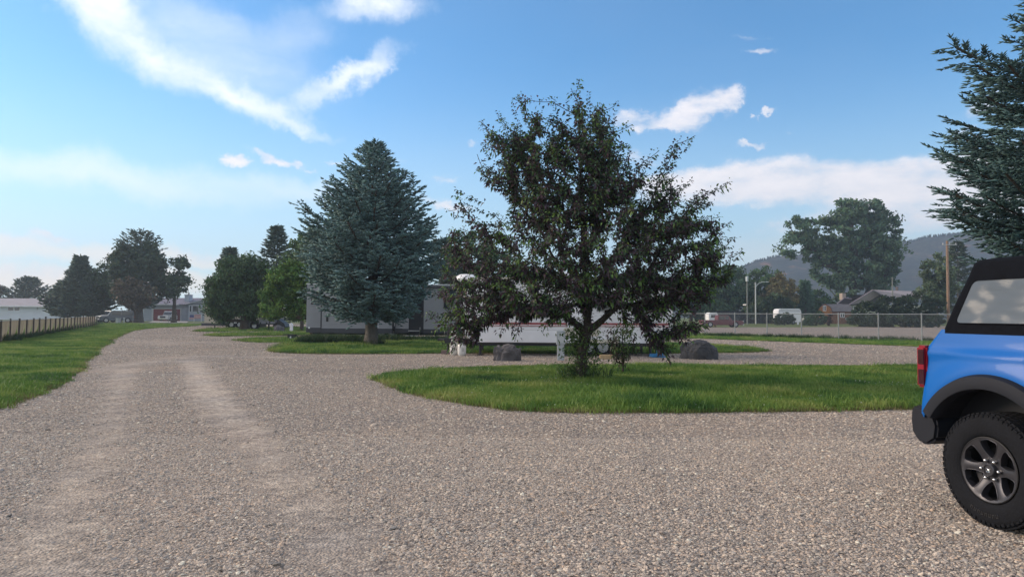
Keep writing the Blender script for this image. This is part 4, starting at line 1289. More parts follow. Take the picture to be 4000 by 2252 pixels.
# ------------------------------------------------------------------ shared materials
WHITE = mat('white_metal', (.80, .80, .81), .45, var=.10, vscale=1.5)
SILVER = mat('silver_siding', (.33, .335, .36), .42, var=.12, vscale=1.2)
CREAM = mat('cream_plastic', (.58, .54, .44), .5, var=.1, vscale=2)
BLACK = mat('black_trim', (.012, .013, .017), .5)
CHAR = mat('charcoal_panel', (.045, .048, .060), .45, var=.2, vscale=2)
RUBBER = mat('rubber', (.0085, .0095, .0125), .85, var=.25, vscale=8, bump=.25, bscale=60, spec=.18)
GLASSD = mat('dark_glass', (.02, .024, .03), .06, spec=.8)
STEEL = mat('galvanised', (.38, .39, .40), .45, .5, var=.2, vscale=5)
CHROME = mat('chrome', (.75, .75, .74), .18, 1.0)
REDS = mat('red_stripe', (.30, .03, .035), .5)
WOODP = mat('new_wood', (.50, .36, .20), .75, var=.25, vscale=9)
CONC = mat('concrete', (.33, .28, .26), .9, var=.25, vscale=6, bump=.5)
ALU = mat('step_alu', (.62, .63, .64), .4, .4)

def siding(x0, x1, z0, z1, period, lip, prof=None, y=0.0, top=None, bot=None, cols=None):
    """corrugated wall facing -y; top(x) and bot(x) may cut it to an outline"""
    mb = MB()
    zs, ys = [], []
    z = z0
    while z < z1:
        for f, o in ((0, 0), (.78, 0), (.80, lip), (.97, lip), (.99, 0)):
            if z + f * period < z1:
                zs.append(z + f * period); ys.append(o)
        z += period
    zs.append(z1); ys.append(0)
    xs = cols or [x0, x1]
    n = len(zs)
    for x in xs:
        tz = top(x) if top else z1; bz = bot(x) if bot else z0
        for k in range(n):
            mb.v.append((x, y + ys[k], min(max(zs[k], bz), tz)))
    for i in range(len(xs) - 1):
        for k in range(n - 1):
            a = i * n + k
            q = (a, a + n, a + n + 1, a + 1)
            if abs(mb.v[a][2] - mb.v[a + 1][2]) + abs(mb.v[a + n][2] - mb.v[a + n + 1][2]) > 1e-5:
                mb.f.append(q); mb.mi.append(0)
    return mb

def wheel(parent, x, y, r, wd, rim_r, face=-1, holes=8, steel=None, name='wheel', seg=28):
    """simple trailer or car wheel, axle along y, its outside at y towards face"""
    M = Matrix.Translation((x, y, r)) @ Matrix.Rotation(R(90 * (1 if face < 0 else -1)), 4, 'X')
    w_ = bpy.data.objects.new(name, None); COL.objects.link(w_); w_.parent = parent; w_.empty_display_size = .1
    MB().lathe([(rim_r, -wd), (r * .93, -wd), (r, -wd * .85), (r, -wd * .15), (r * .93, 0), (rim_r, 0), (rim_r * .97, -.03)], seg, M, cap=False).build('tyre', RUBBER, w_, smooth='angle')
    mb = MB().lathe([(rim_r * .98, -.01), (rim_r * .9, -.03), (rim_r * .72, -.05), (rim_r * .4, -.035), (rim_r * .25, -.02), (0, -.02)], seg, M)
    mb.build('rim', steel or STEEL, w_, smooth='angle')
    if holes:
        mb = MB()
        for k in range(holes):
            a = 2 * math.pi * k / holes
            Mh = M @ Matrix.Translation((rim_r * .76 * math.cos(a), rim_r * .76 * math.sin(a), -.044)) @ Matrix.Rotation(a, 4, 'Z')
            mb.lathe([(rim_r * .10, 0), (rim_r * .10, .006), (0, .006)], 8, Mh)
        for k in range(5):
            a = 2 * math.pi * k / 5
            Mh = M @ Matrix.Translation((rim_r * .2 * math.cos(a), rim_r * .2 * math.sin(a), -.02))
            mb.lathe([(rim_r * .07, 0), (rim_r * .07, .02), (0, .02)], 6, Mh)
        mb.build('wheel_hole', BLACK, w_)
    return w_

# ------------------------------------------------------------------ white travel trailer
def white_trailer():
    Y = 25.3
    s = Y / FPX
    x0, x1 = XA(1800, Y), XA(2628, Y)
    t = thing('travel_trailer', 'white ribbed travel trailer with red stripes parked behind the purple tree', 'trailer', (x0, Y, 0))
    Ln = x1 - x0
    X = lambda p: XA(p, Y) - x0
    Zp = lambda p, q=2200: ZA(q, p, Y)
    zt, zb = Zp(1085), Zp(1338)
    def top(x):
        if x < .75: return zt - .95 * (1 - (x / .75)) ** 2.2
        if x > Ln - .35: return zt - .35 * ((x - Ln + .35) / .35) ** 2
        return zt
    def bot(x):
        if x < .5: return zb + .55 * (1 - x / .5) ** 1.4
        if x > Ln - 1.0: return zb - .03 + .30 * ((x - Ln + 1.0) / 1.0) ** 1.5
        return zb
    cols = [0, .04, .1, .2, .35, .5, .75, 1.5, Ln - 1.0, Ln - .7, Ln - .35, Ln - .2, Ln - .08, Ln]
    side = siding(0, Ln, zb - .05, zt, .105, .022, top=top, bot=bot, cols=cols)
    side.build('side_wall', WHITE, t, smooth=False)
    far = siding(0, Ln, zb - .05, zt, .105, -.022, y=2.35, top=top, bot=bot, cols=cols); far.build('side_wall', WHITE, t)
    mb = MB()
    for i in range(len(cols) - 1):
        a, b_ = cols[i], cols[i + 1]
        mb.quad((a, 0.001, top(a)), (b_, 0.001, top(b_)), (b_, 2.35, top(b_)), (a, 2.35, top(a)))
        mb.quad((a, 0.001, bot(a)), (b_, 0.001, bot(b_)), (b_, 2.35, bot(b_)), (a, 2.35, bot(a)))
    for x in (0, Ln): mb.quad((x, .001, bot(x)), (x, 2.35, bot(x)), (x, 2.35, top(x)), (x, .001, top(x)))
    mb.build('roof', WHITE, t)
    mb = MB()
    for i in range(len(cols) - 1):
        a, b_ = cols[i], cols[i + 1]
        mb.quad((a, -.022, top(a) - .045), (b_, -.022, top(b_) - .045), (b_, -.022, top(b_) + .012), (a, -.022, top(a) + .012))
        mb.quad((a, -.022, top(a) + .012), (b_, -.022, top(b_) + .012), (b_, .03, top(b_) + .014), (a, .03, top(a) + .014))
    mb.build('roof_rail', CREAM, t)
    for z, h in ((Zp(1267), .045), (Zp(1274), .02), (Zp(1261), .014)):
        MB().box(.12, Ln - .12, -.019, -.003, z, z + h).build('stripe', REDS, t)
    MB().box(.6, X(2275), -.016, -.002, zb + .02, zb + .40).box(X(2440), Ln - 1.1, -.016, -.002, zb, zb + .18).build('skirt', WHITE, t)
    MB().box(X(2293), X(2418), -.020, -.002, zb - .005, zb + .13).build('fender_skirt', CREAM, t, bevel=.004)
    # rounded hatch
    hx0, hx1, hz0, hz1 = X(2200), X(2342), Zp(1312), Zp(1279)
    pts = []
    for cx_, cz_, a0 in ((hx1 - .12, hz1 - .12, 0), (hx0 + .12, hz1 - .12, 90), (hx0 + .12, hz0 + .12, 180), (hx1 - .12, hz0 + .12, 270)):
        for k in range(6):
            a = R(a0 + 18 * k); pts.append((cx_ + .12 * math.cos(a), cz_ + .12 * math.sin(a)))
    MB().prism(pts, -.030, -.004).build('hatch', CREAM, t, bevel=.006)
    for a, b_, c, d in ((2070, 2150, 1150, 1205), (2330, 2400, 1160, 1215), (2490, 2545, 1160, 1215), (1900, 2000, 1140, 1200)):
        wx0, wx1, wz0, wz1 = X(a), X(b_), Zp(d), Zp(c)
        f = MB().box(wx0, wx1, -.028, -.002, wz0, wz1).build('window', mat('window_frame_grey', (.30, .30, .31), .4, .3), t, bevel=.004)
        MB().box(wx0 + .04, wx1 - .04, -.032, -.022, wz0 + .04, wz1 - .04).build('pane', GLASSD, f)
    d = MB().box(X(2215), X(2290), -.026, -.002, zb + .06, zt - .35).build('door', WHITE, t, bevel=.01)
    MB().box(X(2280), X(2286), -.05, -.02, zb + .8, zb + .9).build('handle', BLACK, d)
    MB().box(.5, Ln - .3, .1, .22, zb - .12, zb - .004).box(.5, Ln - .3, 2.1, 2.22, zb - .12, zb - .004).build('frame', BLACK, t)
    MB().box(X(2268), X(2420), .02, 2.3, zb - .03, zb + .01).build('wheel_well', BLACK, t)
    wheel(t, X(2357), .04, .345, .2, .20)
    wheel(t, X(2298), .04, .345, .2, .20)
    wheel(t, X(2357), 2.3, .345, .2, .20, face=1)
    wheel(t, X(2298), 2.3, .345, .2, .20, face=1)
    # roof air conditioner and dome
    MB().lathe([(.0, .30), (.25, .28), (.42, .18), (.5, 0)], 20, Matrix.Translation((X(1808) + .05, 1.0, zt - .12))).build('roof_dome', WHITE, t, smooth=True)
    MB().box(X(2090), X(2240), .8, 1.5, zt + .01, zt + .30, taper=.08).build('air_conditioner', WHITE, t, bevel=.03)
    # tongue and gas bottle on it
    tz = zb + .02
    MB().box(-.95, .5, 1.1, 1.2, tz - .02, tz + .08).tube([(-.95, 1.15, tz + .02), (.5, .35, tz + .02)], .04, 6).tube([(-.95, 1.15, tz + .02), (.5, 1.95, tz + .02)], .04, 6).build('tongue', BLACK, t)
    MB().lathe([(.02, 0), (.14, .02), (.155, .08), (.155, .36), (.12, .44), (.05, .46), (.05, .52), (0, .52)], 18, Matrix.Translation((X(1766), .85, tz + .09))).build('gas_bottle', WHITE, t, smooth='angle')
    mb = MB().tube([(X(1745), .55, .13), (X(1745), .55, Zp(1278))], .035, 10)
    mb.box(X(1740) - .0, X(1755), .5, .6, .13, .155)
    mb.build('tongue_jack', BLACK, t)
    MB().box(X(1733), X(1753), .42, .62, Zp(1345), Zp(1322)).tube([(X(1731), .46, Zp(1330)), (X(1762), .46, Zp(1340))], .05, 8).build('coupler', BLACK, t, bevel=.02)
    # corner jack legs
    for px_, yy in ((1876, .25), (2545, .25), (1876, 2.0), (2545, 2.0)):
        leg = MB().tube([(X(px_), yy, zb - .1), (X(px_), yy, .05)], .05, 8).box(X(px_) - .11, X(px_) + .11, yy - .11, yy + .11, 0.004, .05)
        leg.build('stabiliser_leg', BLACK, t)
white_trailer()
# things round the white trailer
def lathe_thing(name, label, cat, px_, py_, prof, m, Y=None, k=24, group=None):
    b_ = P(px_, py_); Yq = Y or b_.y
    t = thing(name, label, cat, (XA(px_, Yq), Yq, 0), 0, group)
    return t
for px_, py_, hh, lab in ((1773, 1386, .49, 'large white propane tank next to the concrete block under the tree'), (1804, 1389, .46, 'squat white propane tank nearer to the flat-topped boulder')):
    b_ = P(px_, py_)
    t = thing('propane_tank', lab, 'gas tank', (b_.x, b_.y, .004), R(20), 'propane tanks standing on the gravel')
    MB().lathe([(.10, 0), (.10, .02), (.135, .03), (.152, .08), (.155, .14), (.155, hh - .13), (.145, hh - .06), (.10, hh - .015), (.03, hh), (0, hh)], 28).build('body', mat('tank_white', (.66, .65, .62), .4, var=.18, vscale=6), t, smooth='angle')
    mb = MB()
    for a in range(3):
        M = Matrix.Rotation(a * 2.094, 4, 'Z')
        mb.box(.075, .085, -.05, .05, hh - .03, hh + .09, M)
    mb.build('collar', MATS['tank_white'], t)
    MB().lathe([(.02, hh - .01), (.02, hh + .05), (.035, hh + .05), (.035, hh + .07), (0, hh + .07)], 10).build('valve', mat('brass', (.35, .25, .10), .4, .8), t)
    MB().box(-.05, .05, -.1565, -.150, hh * .35, hh * .62).build('label', mat('label_grey', (.42, .42, .40), .6), t)
b_ = P(1743, 1383)
t = tag(MB().box(-.20, .20, -.1, .1, 0, .15).build('concrete_block', mat('pink_block', (.26, .19, .18), .9, var=.3, vscale=9, bump=.6), bevel=.008, loc=(b_.x, b_.y + .15, .004)), 'pinkish concrete block under the trailer tongue jack', 'block')
b_ = P(2366, 1402)
tag(MB().box(-.20, .22, -.1, .12, 0, .15).build('wood_block', WOODP, bevel=.006, loc=(b_.x, b_.y, .004)), 'pale wooden block lying before the white trailer wheel', 'block')
# grey utility pedestal
b_ = P(2190, 1407); Yq = b_.y
t = thing('utility_pedestal', 'grey-white utility pedestal between the flat-topped boulder and the purple tree', 'pedestal', (b_.x, Yq, 0))
hw = 13.5 * Yq / FPX
PG = mat('pedestal_grey', (.42, .46, .48), .5, var=.15, vscale=3)
MB().box(-hw, hw, -.07, .07, 0.004, .52).build('post', PG, t, bevel=.008)
bx_ = MB().box(-hw - .03, hw + .03, -.09, .09, .523, .98).build('box', PG, t, bevel=.012)
MB().box(-hw + .02, hw - .02, -.10, -.088, .58, .90).build('lid', mat('pedestal_lid', (.50, .53, .54), .5), bx_, bevel=.004)
# blue folded stand with hose
BLUEP = mat('blue_pipe', (.03, .20, .42), .35)
b_ = P(2568, 1396)
t = thing('blue_stand', 'blue tubular stand with coiled blue hose at the rear of the white trailer', 'stand', (b_.x, b_.y, .01))
u = b_.y / FPX
MB().tube([(-.02, 0, .02), (-.03, 0, .95)], .017, 8).tube([(.20, 0, .02), (.20, .05, .62)], .017, 8).tube([(-.03, 0, .95), (.05, .02, .97)], .014, 8).build('upright', BLUEP, t)
MB().tube([(-.22, -.1, .02), (.30, -.1, .02), (.30, .2, .02), (-.22, .2, .02), (-.22, -.1, .02)], .016, 8).build('foot_frame', BLUEP, t)
cl = [(-.05 + .22 * math.cos(a) * (1 + .1 * math.sin(a * .7)), .03 + .16 * math.sin(a), .03 + .004 * a) for a in np.linspace(0, 22, 110)]
MB().tube(cl, .012, 6).build('hose', BLUEP, t, smooth=True)

# boulders
def boulder(name, label, pxl, pxr, ptop, pbase, seed, flat=.0, m=None, depth=.75, outline=None):
    rs = random.Random(seed)
    b_ = P((pxl + pxr) / 2, pbase); Yq = b_.y; s = Yq / FPX
    hw, hh = (pxr - pxl) * s / 2, (pbase - ptop) * s
    bm = bmesh.new(); bmesh.ops.create_icosphere(bm, subdivisions=5, radius=1)
    pl = [Vector((rs.uniform(-1, 1), rs.uniform(-1, 1), rs.uniform(-.3, 1))).normalized() for _ in range(15)]
    of = [rs.uniform(.74, 1.0) for _ in pl]
    if flat:
        pl += [Vector((0, -.1, 1)).normalized(), Vector((-.98, -.1, .1)).normalized(), Vector((1, -.15, .05)).normalized(), Vector((.1, -1, .1)).normalized()]; of += [.72, .86, .88, .84]
    from mathutils import noise as mn
    ex = .55 if flat else .8
    for v in bm.verts:
        p = Vector([math.copysign(abs(c_) ** ex, c_) for c_ in v.co])
        p = p * (1 / max(1.0, p.length / 1.18))
        for n_, o_ in zip(pl, of):
            dd = p.dot(n_) - o_
            if dd > 0: p -= n_ * dd * .92
        q = mn.fractal(p * 2.2 + Vector((seed, 0, 0)), 1, 2, 5) * .11 + mn.fractal(p * 7 + Vector((seed, 3, 0)), 1, 2, 4) * .045
        v.co = p * (1 + q)
    mx = max(abs(v.co.x) for v in bm.verts); zt_ = max(v.co.z for v in bm.verts)
    for v in bm.verts:
        v.co = Vector((v.co.x / mx * hw, v.co.y * hw * depth, (v.co.z / zt_ * .82 + .18) * hh if v.co.z > -.2 else -.02 * hh))
    if outline:
        ox, oz = zip(*outline)
        for v in bm.verts:
            f = (v.co.x / hw + 1) / 2
            if v.co.z > 0:
                same = max((u_ for u_ in (1 - abs(f * 2 - 1) ** 4,)), default=1) ** .5
                v.co.z = min(v.co.z / max(same, .35), hh) * float(np.interp(f, ox, oz))
            q = abs(mn.fractal(v.co * 3.1 + Vector((seed, 1, 2)), 1, 2, 5)) * .09 + mn.cell(v.co * 4.2 + Vector((seed, 5, 2))) * .035
            v.co *= 1 - q
    me = bpy.data.meshes.new(name); bm.to_mesh(me); bm.free(); me.materials.append(m)
    me.polygons.foreach_set('use_smooth', [True] * len(me.polygons)); me.set_sharp_from_angle(angle=R(16))
    o = bpy.data.objects.new(name, me); COL.objects.link(o); o.location = (b_.x, Yq + hw * depth * .5, 0)
    return tag(o, label, 'boulder')
ROCK = mat('basalt', (.115, .108, .112), .88, var=.55, vscale=4, bump=1.0, bscale=9)
ROCKD = mat('dark_basalt', (.066, .068, .074), .88, var=.5, vscale=4, bump=1.0, bscale=10)
ROCKL = mat('grey_rock', (.10, .10, .11), .9, var=.4, vscale=3, bump=1.0, bscale=8)
boulder('boulder', 'flat-topped angular grey boulder standing before the white trailer', 1919, 2041, 1340, 1409, 4, 1, ROCK, outline=[(0, .68), (.05, .8), (.33, .86), (.42, .95), (.75, 1), (.80, .88), (.94, .85), (.98, .6), (1, .3)])
boulder('boulder', 'rounded dark boulder beyond the lower boughs of the purple tree', 2664, 2826, 1324, 1403, 9, 1, ROCKD, outline=[(0, .5), (.08, .78), (.32, .93), (.55, 1), (.71, 1), (.84, .88), (.95, .64), (1, .37)])
boulder('boulder', 'small pointed grey boulder next to the white post by the camper', 1064, 1109, 1268, 1294, 12, 0, ROCKL)
# far white post
b_ = P(1138, 1294)
t = thing('utility_post', 'white utility post with sloping cap beside the far small boulder', 'post', (b_.x, b_.y, 0))
s = b_.y / FPX
MB().box(-5.2 * s, 5.2 * s, -.1, .1, 0, 20 * s).build('post', WHITE, t, bevel=.01)
MB().prism([(-6 * s, 20.2 * s), (6 * s, 20.2 * s), (6 * s, 27 * s), (-1 * s, 34 * s), (-6 * s, 30 * s)], -.13, .13).build('cap', WHITE, t)
# black grill with a number plate
b_ = P(1140, 1327); s = b_.y / FPX
t = thing('camp_grill', 'low black camp grill with a white number four on its front', 'grill', (b_.x, b_.y, .015))
MB().prism([(-13 * s, 21 * s), (14 * s, 21 * s), (12 * s, 0), (-10 * s, 0)], -.25, .25).build('body', BLACK, t, bevel=.01)
MB().box(-32 * s, -12 * s, -.2, .2, 19 * s, 21.5 * s).build('shelf', BLACK, t)
MB().tube([(13 * s, 0, 19 * s), (19 * s, 0, 18 * s), (22 * s, 0, 12 * s), (20 * s, 0, 6 * s), (14 * s, 0, 5 * s)], .02, 6).build('handle', BLACK, t)
cu = bpy.data.curves.new('number', 'FONT'); cu.body = '4'; cu.size = 15 * s; cu.extrude = .004; cu.align_x = 'CENTER'; cu.offset = .004
o = bpy.data.objects.new('number', cu); COL.objects.link(o); o.parent = t; o.location = (0, -.262, 5 * s); o.rotation_euler = (R(90), 0, 0); cu.materials.append(WHITE)
b_ = P(1095, 1352); s = b_.y / FPX
tag(MB().box(-16 * s, 15 * s, -.3, .3, 0, .07).build('flat_stone', mat('slab_stone', (.14, .14, .13), .9, var=.3, bump=.5), loc=(b_.x, b_.y, .01), bevel=.02), 'flat grey stone slab at the tip of the spruce lawn', 'slab')

# ------------------------------------------------------------------ dark trailer behind the blue spruce
def dark_trailer():
    Y = 40.5
    x0, x1 = XA(1197, Y), XA(1835, Y)
    t = thing('travel_trailer', 'long silver and charcoal travel trailer parked behind the big blue spruce', 'trailer', (x0, Y, 0))
    X = lambda p: XA(p, Y) - x0
    Z = lambda p, q=1500: ZA(q, p, Y)
    Ln = x1 - x0
    zt, zm, zb = Z(1112), Z(1280), Z(1299)
    siding(0, X(1258), zm, zt, .125, .040).build('side_wall', SILVER, t)
    siding(X(1262), X(1536), zm - .03, zt - .35, .125, .040, y=-.28).build('slide_out', SILVER, t)
    MB().box(X(1258), X(1262), -.30, .02, zm - .1, zt - .3).box(X(1536), X(1541), -.30, .02, zm - .1, zt - .3).box(X(1258), X(1541), -.30, .02, zt - .35, zt - .28).build('slide_trim', BLACK, t)
    MB().box(X(1262), X(1536), -.295, -.05, zb - .02, zm - .032).build('slide_skirt', CHAR, t)
    siding(X(1541), X(1597), zm - .03, zt, .125, .040).build('side_wall', SILVER, t)
    siding(X(1655), Ln, zm - .05, zt, .125, .040).build('side_wall', SILVER, t)
    MB().box(0, X(1258), .0, .04, zb, zm).box(X(1541), Ln, .0, .04, zb, zm - .05).build('skirt', CHAR, t)
    d = MB().box(X(1597), X(1655), -.01, .04, zb, zt - .2).build('door', BLACK, t, bevel=.008)
    MB().box(X(1606), X(1646), -.018, -.008, zt - 1.3, zt - .45).build('pane', GLASSD, d)
    MB().box(X(1648), X(1651), -.05, -.008, zb + .9, zb + 1.05).build('handle', CHROME, d)
    for a, b_, c, e, yy in ((1733, 1788, 1127, 1203, -.02), (1320, 1420, 1150, 1210, -.30), (1215, 1245, 1150, 1190, -.02), (1558, 1588, 1150, 1200, -.02)):
        f = MB().box(X(a), X(b_), yy - .02, yy + .02, Z(e), Z(c)).build('window', BLACK, t, bevel=.006)
        MB().box(X(a) + .05, X(b_) - .05, yy - .027, yy - .018, Z(e) + .05, Z(c) - .05).build('pane', GLASSD, f)
    MB().box(-.02, Ln, -.06, 2.5, zt + .002, zt + .05).build('roof', WHITE, t)
    MB().box(-.001, .03, .03, 2.45, zb, zt).box(Ln - .03, Ln + .001, .03, 2.45, zb, zt).box(0, Ln, 2.45, 2.49, zb, zt).build('end_wall', SILVER, t)
    MB().tube([(X(1540), -.1, zt - .12), (Ln - .2, -.1, zt - .12)], .05, 8).build('awning_roller', CHAR, t)
    MB().box(X(1541), X(1546), -.12, -.04, zb + .2, zt - .15).box(X(1790), X(1795), -.12, -.04, zb + .2, zt - .15).build('awning_arm', CHAR, t)
    MB().box(X(1542), X(1544), -.14, -.121, Z(1272), Z(1216)).build('awning_strip', WHITE, t)
    MB().box(X(1280), X(1288), -.33, -.30, Z(1256), Z(1225)).build('drain_pipe', BLACK, t)
    MB().lathe([(.0, .02), (.05, .015), (.055, 0)], 12, Matrix.Translation((X(1208), -.005, Z(1281))) @ Matrix.Rotation(R(90), 4, 'X')).build('light', WHITE, t)
    MB().box(X(1476), X(1483), -.31, -.29, Z(1277), Z(1272)).build('outlet_box', WHITE, t)
    MB().box(.3, Ln - .3, .3, .42, zb - .14, zb - .002).box(.3, Ln - .3, 2.0, 2.12, zb - .14, zb - .002).build('frame', BLACK, t)
    for p in (1490, 1530): 
        wheel(t, X(p), .06, .36, .2, .2, holes=0); wheel(t, X(p), 2.4, .36, .2, .2, face=1, holes=0)
    for p in (1292, 1700):
        MB().tube([(X(p), .3, zb - .1), (X(p), .3, .02)], .05, 8).build('stabiliser_leg', BLACK, t)
    st = bpy.data.objects.new('entry_steps', None); COL.objects.link(st); st.parent = t
    for k, py_ in enumerate((1290, 1309, 1326)):
        yy = -.12 - .30 * (k + 1)
        zz = ZA(1620, py_, Y + yy)
        MB().box(X(1600 - k * 3), X(1642 - k * 3), yy - .1, yy + .1, zz - .03, zz).build('step', ALU, st, bevel=.004)
    MB().tube([(X(1602), -.2, zb), (X(1596), -1.1, .1)], .018, 6).tube([(X(1642), -.2, zb), (X(1636), -1.1, .1)], .018, 6).build('step_rail', BLACK, st)
    MB().tube([(X(1642), -.15, zb + .02), (X(1644), -.25, zb + .35)], .02, 6).build('grab_handle', CHROME, t)
dark_trailer()

# ------------------------------------------------------------------ cream fifth-wheel camper and its neighbour
def camper():
    Y = 67
    x0 = XA(798, Y); X = lambda p: XA(p, Y) - x0; Z = lambda p, q=900: ZA(q, p, Y)
    t = thing('camper', 'cream fifth-wheel camper mostly hidden behind the dark domed tree', 'camper', (x0, Y, 0))
    BE = mat('beige_shell', (.50, .45, .36), .5, var=.1)
    zt, zb = Z(1185), Z(1262)
    MB().prism([(0, zb), (0, zt - .05), (.1, zt), (X(1010), zt), (X(1080), zt - .2), (X(1085), Z(1225)), (X(1010), Z(1235)), (X(1010), zb)], 0, 2.4).build('shell', BE, t, bevel=.05)
    MB().box(-.1, X(822), -.08, 2.5, zt + .01, zt + .16).build('roof_cap', WHITE, t, bevel=.04)
    f = MB().box(X(807), X(817), -.03, .01, Z(1231), Z(1204)).build('window', BLACK, t)
    MB().box(X(808.5), X(815.5), -.04, -.028, Z(1229), Z(1206)).build('pane', GLASSD, f)
    for a in (905, 937, 980):
        MB().box(X(a - 14), X(a + 10), -.03, .01, Z(1225), Z(1205)).build('window', GLASSD, t, bevel=.01)
    MB().box(-.25, X(880), -.03, 2.4, Z(1272), zb - .003).box(X(880), X(1010), -.03, 2.4, Z(1262), zb - .003).build('chassis', CHAR, t, bevel=.02)
    for a in (905, 936):
        wheel(t, X(a), -.02, Z(1272, a) if False else .40, .25, .2, holes=0)
        pts = [(X(a) + .52 * math.cos(q), .46 + .50 * math.sin(q)) for q in np.linspace(R(8), R(172), 12)] + [(X(a) + .44 * math.cos(q), .46 + .42 * math.sin(q)) for q in np.linspace(R(172), R(8), 12)]
        MB().prism(pts, -.08, -.035).build('wheel_trim', WHITE, t)
    for a in (836, 1000):
        MB().box(X(a) - .04, X(a) + .04, .2, .3, 0.01, zb).build('jack_leg', BLACK, t)
    MB().box(X(852), X(876), 0, 1.5, .35, .62).build('tank', BLACK, t, bevel=.04)
camper()
def flat_truck():
    Y = 61
    x0 = XA(1012, Y); X = lambda p: XA(p, Y) - x0; Z = lambda p, q=1050: ZA(q, p, Y)
    t = thing('trailer_front', 'grey sloped trailer nose resting on its legs by the dark domed tree', 'trailer', (x0, Y, 0))
    GR = mat('grey_paint', (.22, .22, .25), .5, var=.15)
    MB().prism([(0, Z(1264)), (0, Z(1247)), (X(1040), Z(1248)), (X(1079), Z(1242)), (X(1075), Z(1262))], 0, 2.2).build('nose_panel', GR, t, bevel=.02)
    for a, c in ((1018, 1261), (1042, 1261), (1054, 1258), (1060, 1252)):
        MB().box(X(a) - .06, X(a) + .06, -.02, .02, Z(c) - .07, Z(c) + .07).build('hole_plate', BLACK, t)  # black plates put in for the dark inside the panel's holes
    MB().box(-.4, X(1072), -.05, 2.25, Z(1267), Z(1264) - .003).build('sill', BLACK, t)
    MB().box(X(1046), X(1051), .1, .22, .01, Z(1267) - .003).build('landing_leg', BLACK, t)
    MB().prism([(X(1075), Z(1266)), (X(1079), Z(1246)), (X(1090), Z(1252)), (X(1104), Z(1262)), (X(1110), Z(1276)), (X(1100), Z(1280))], .4, 1.6).build('hitch', BLACK, t)
    MB().box(-1.6, -.1, .0, 2.2, .25, Z(1262)).build('storage_box', CHAR, t, bevel=.03)
    wheel(t, -.4, -.02, .40, .25, .2, holes=0)
flat_truck()
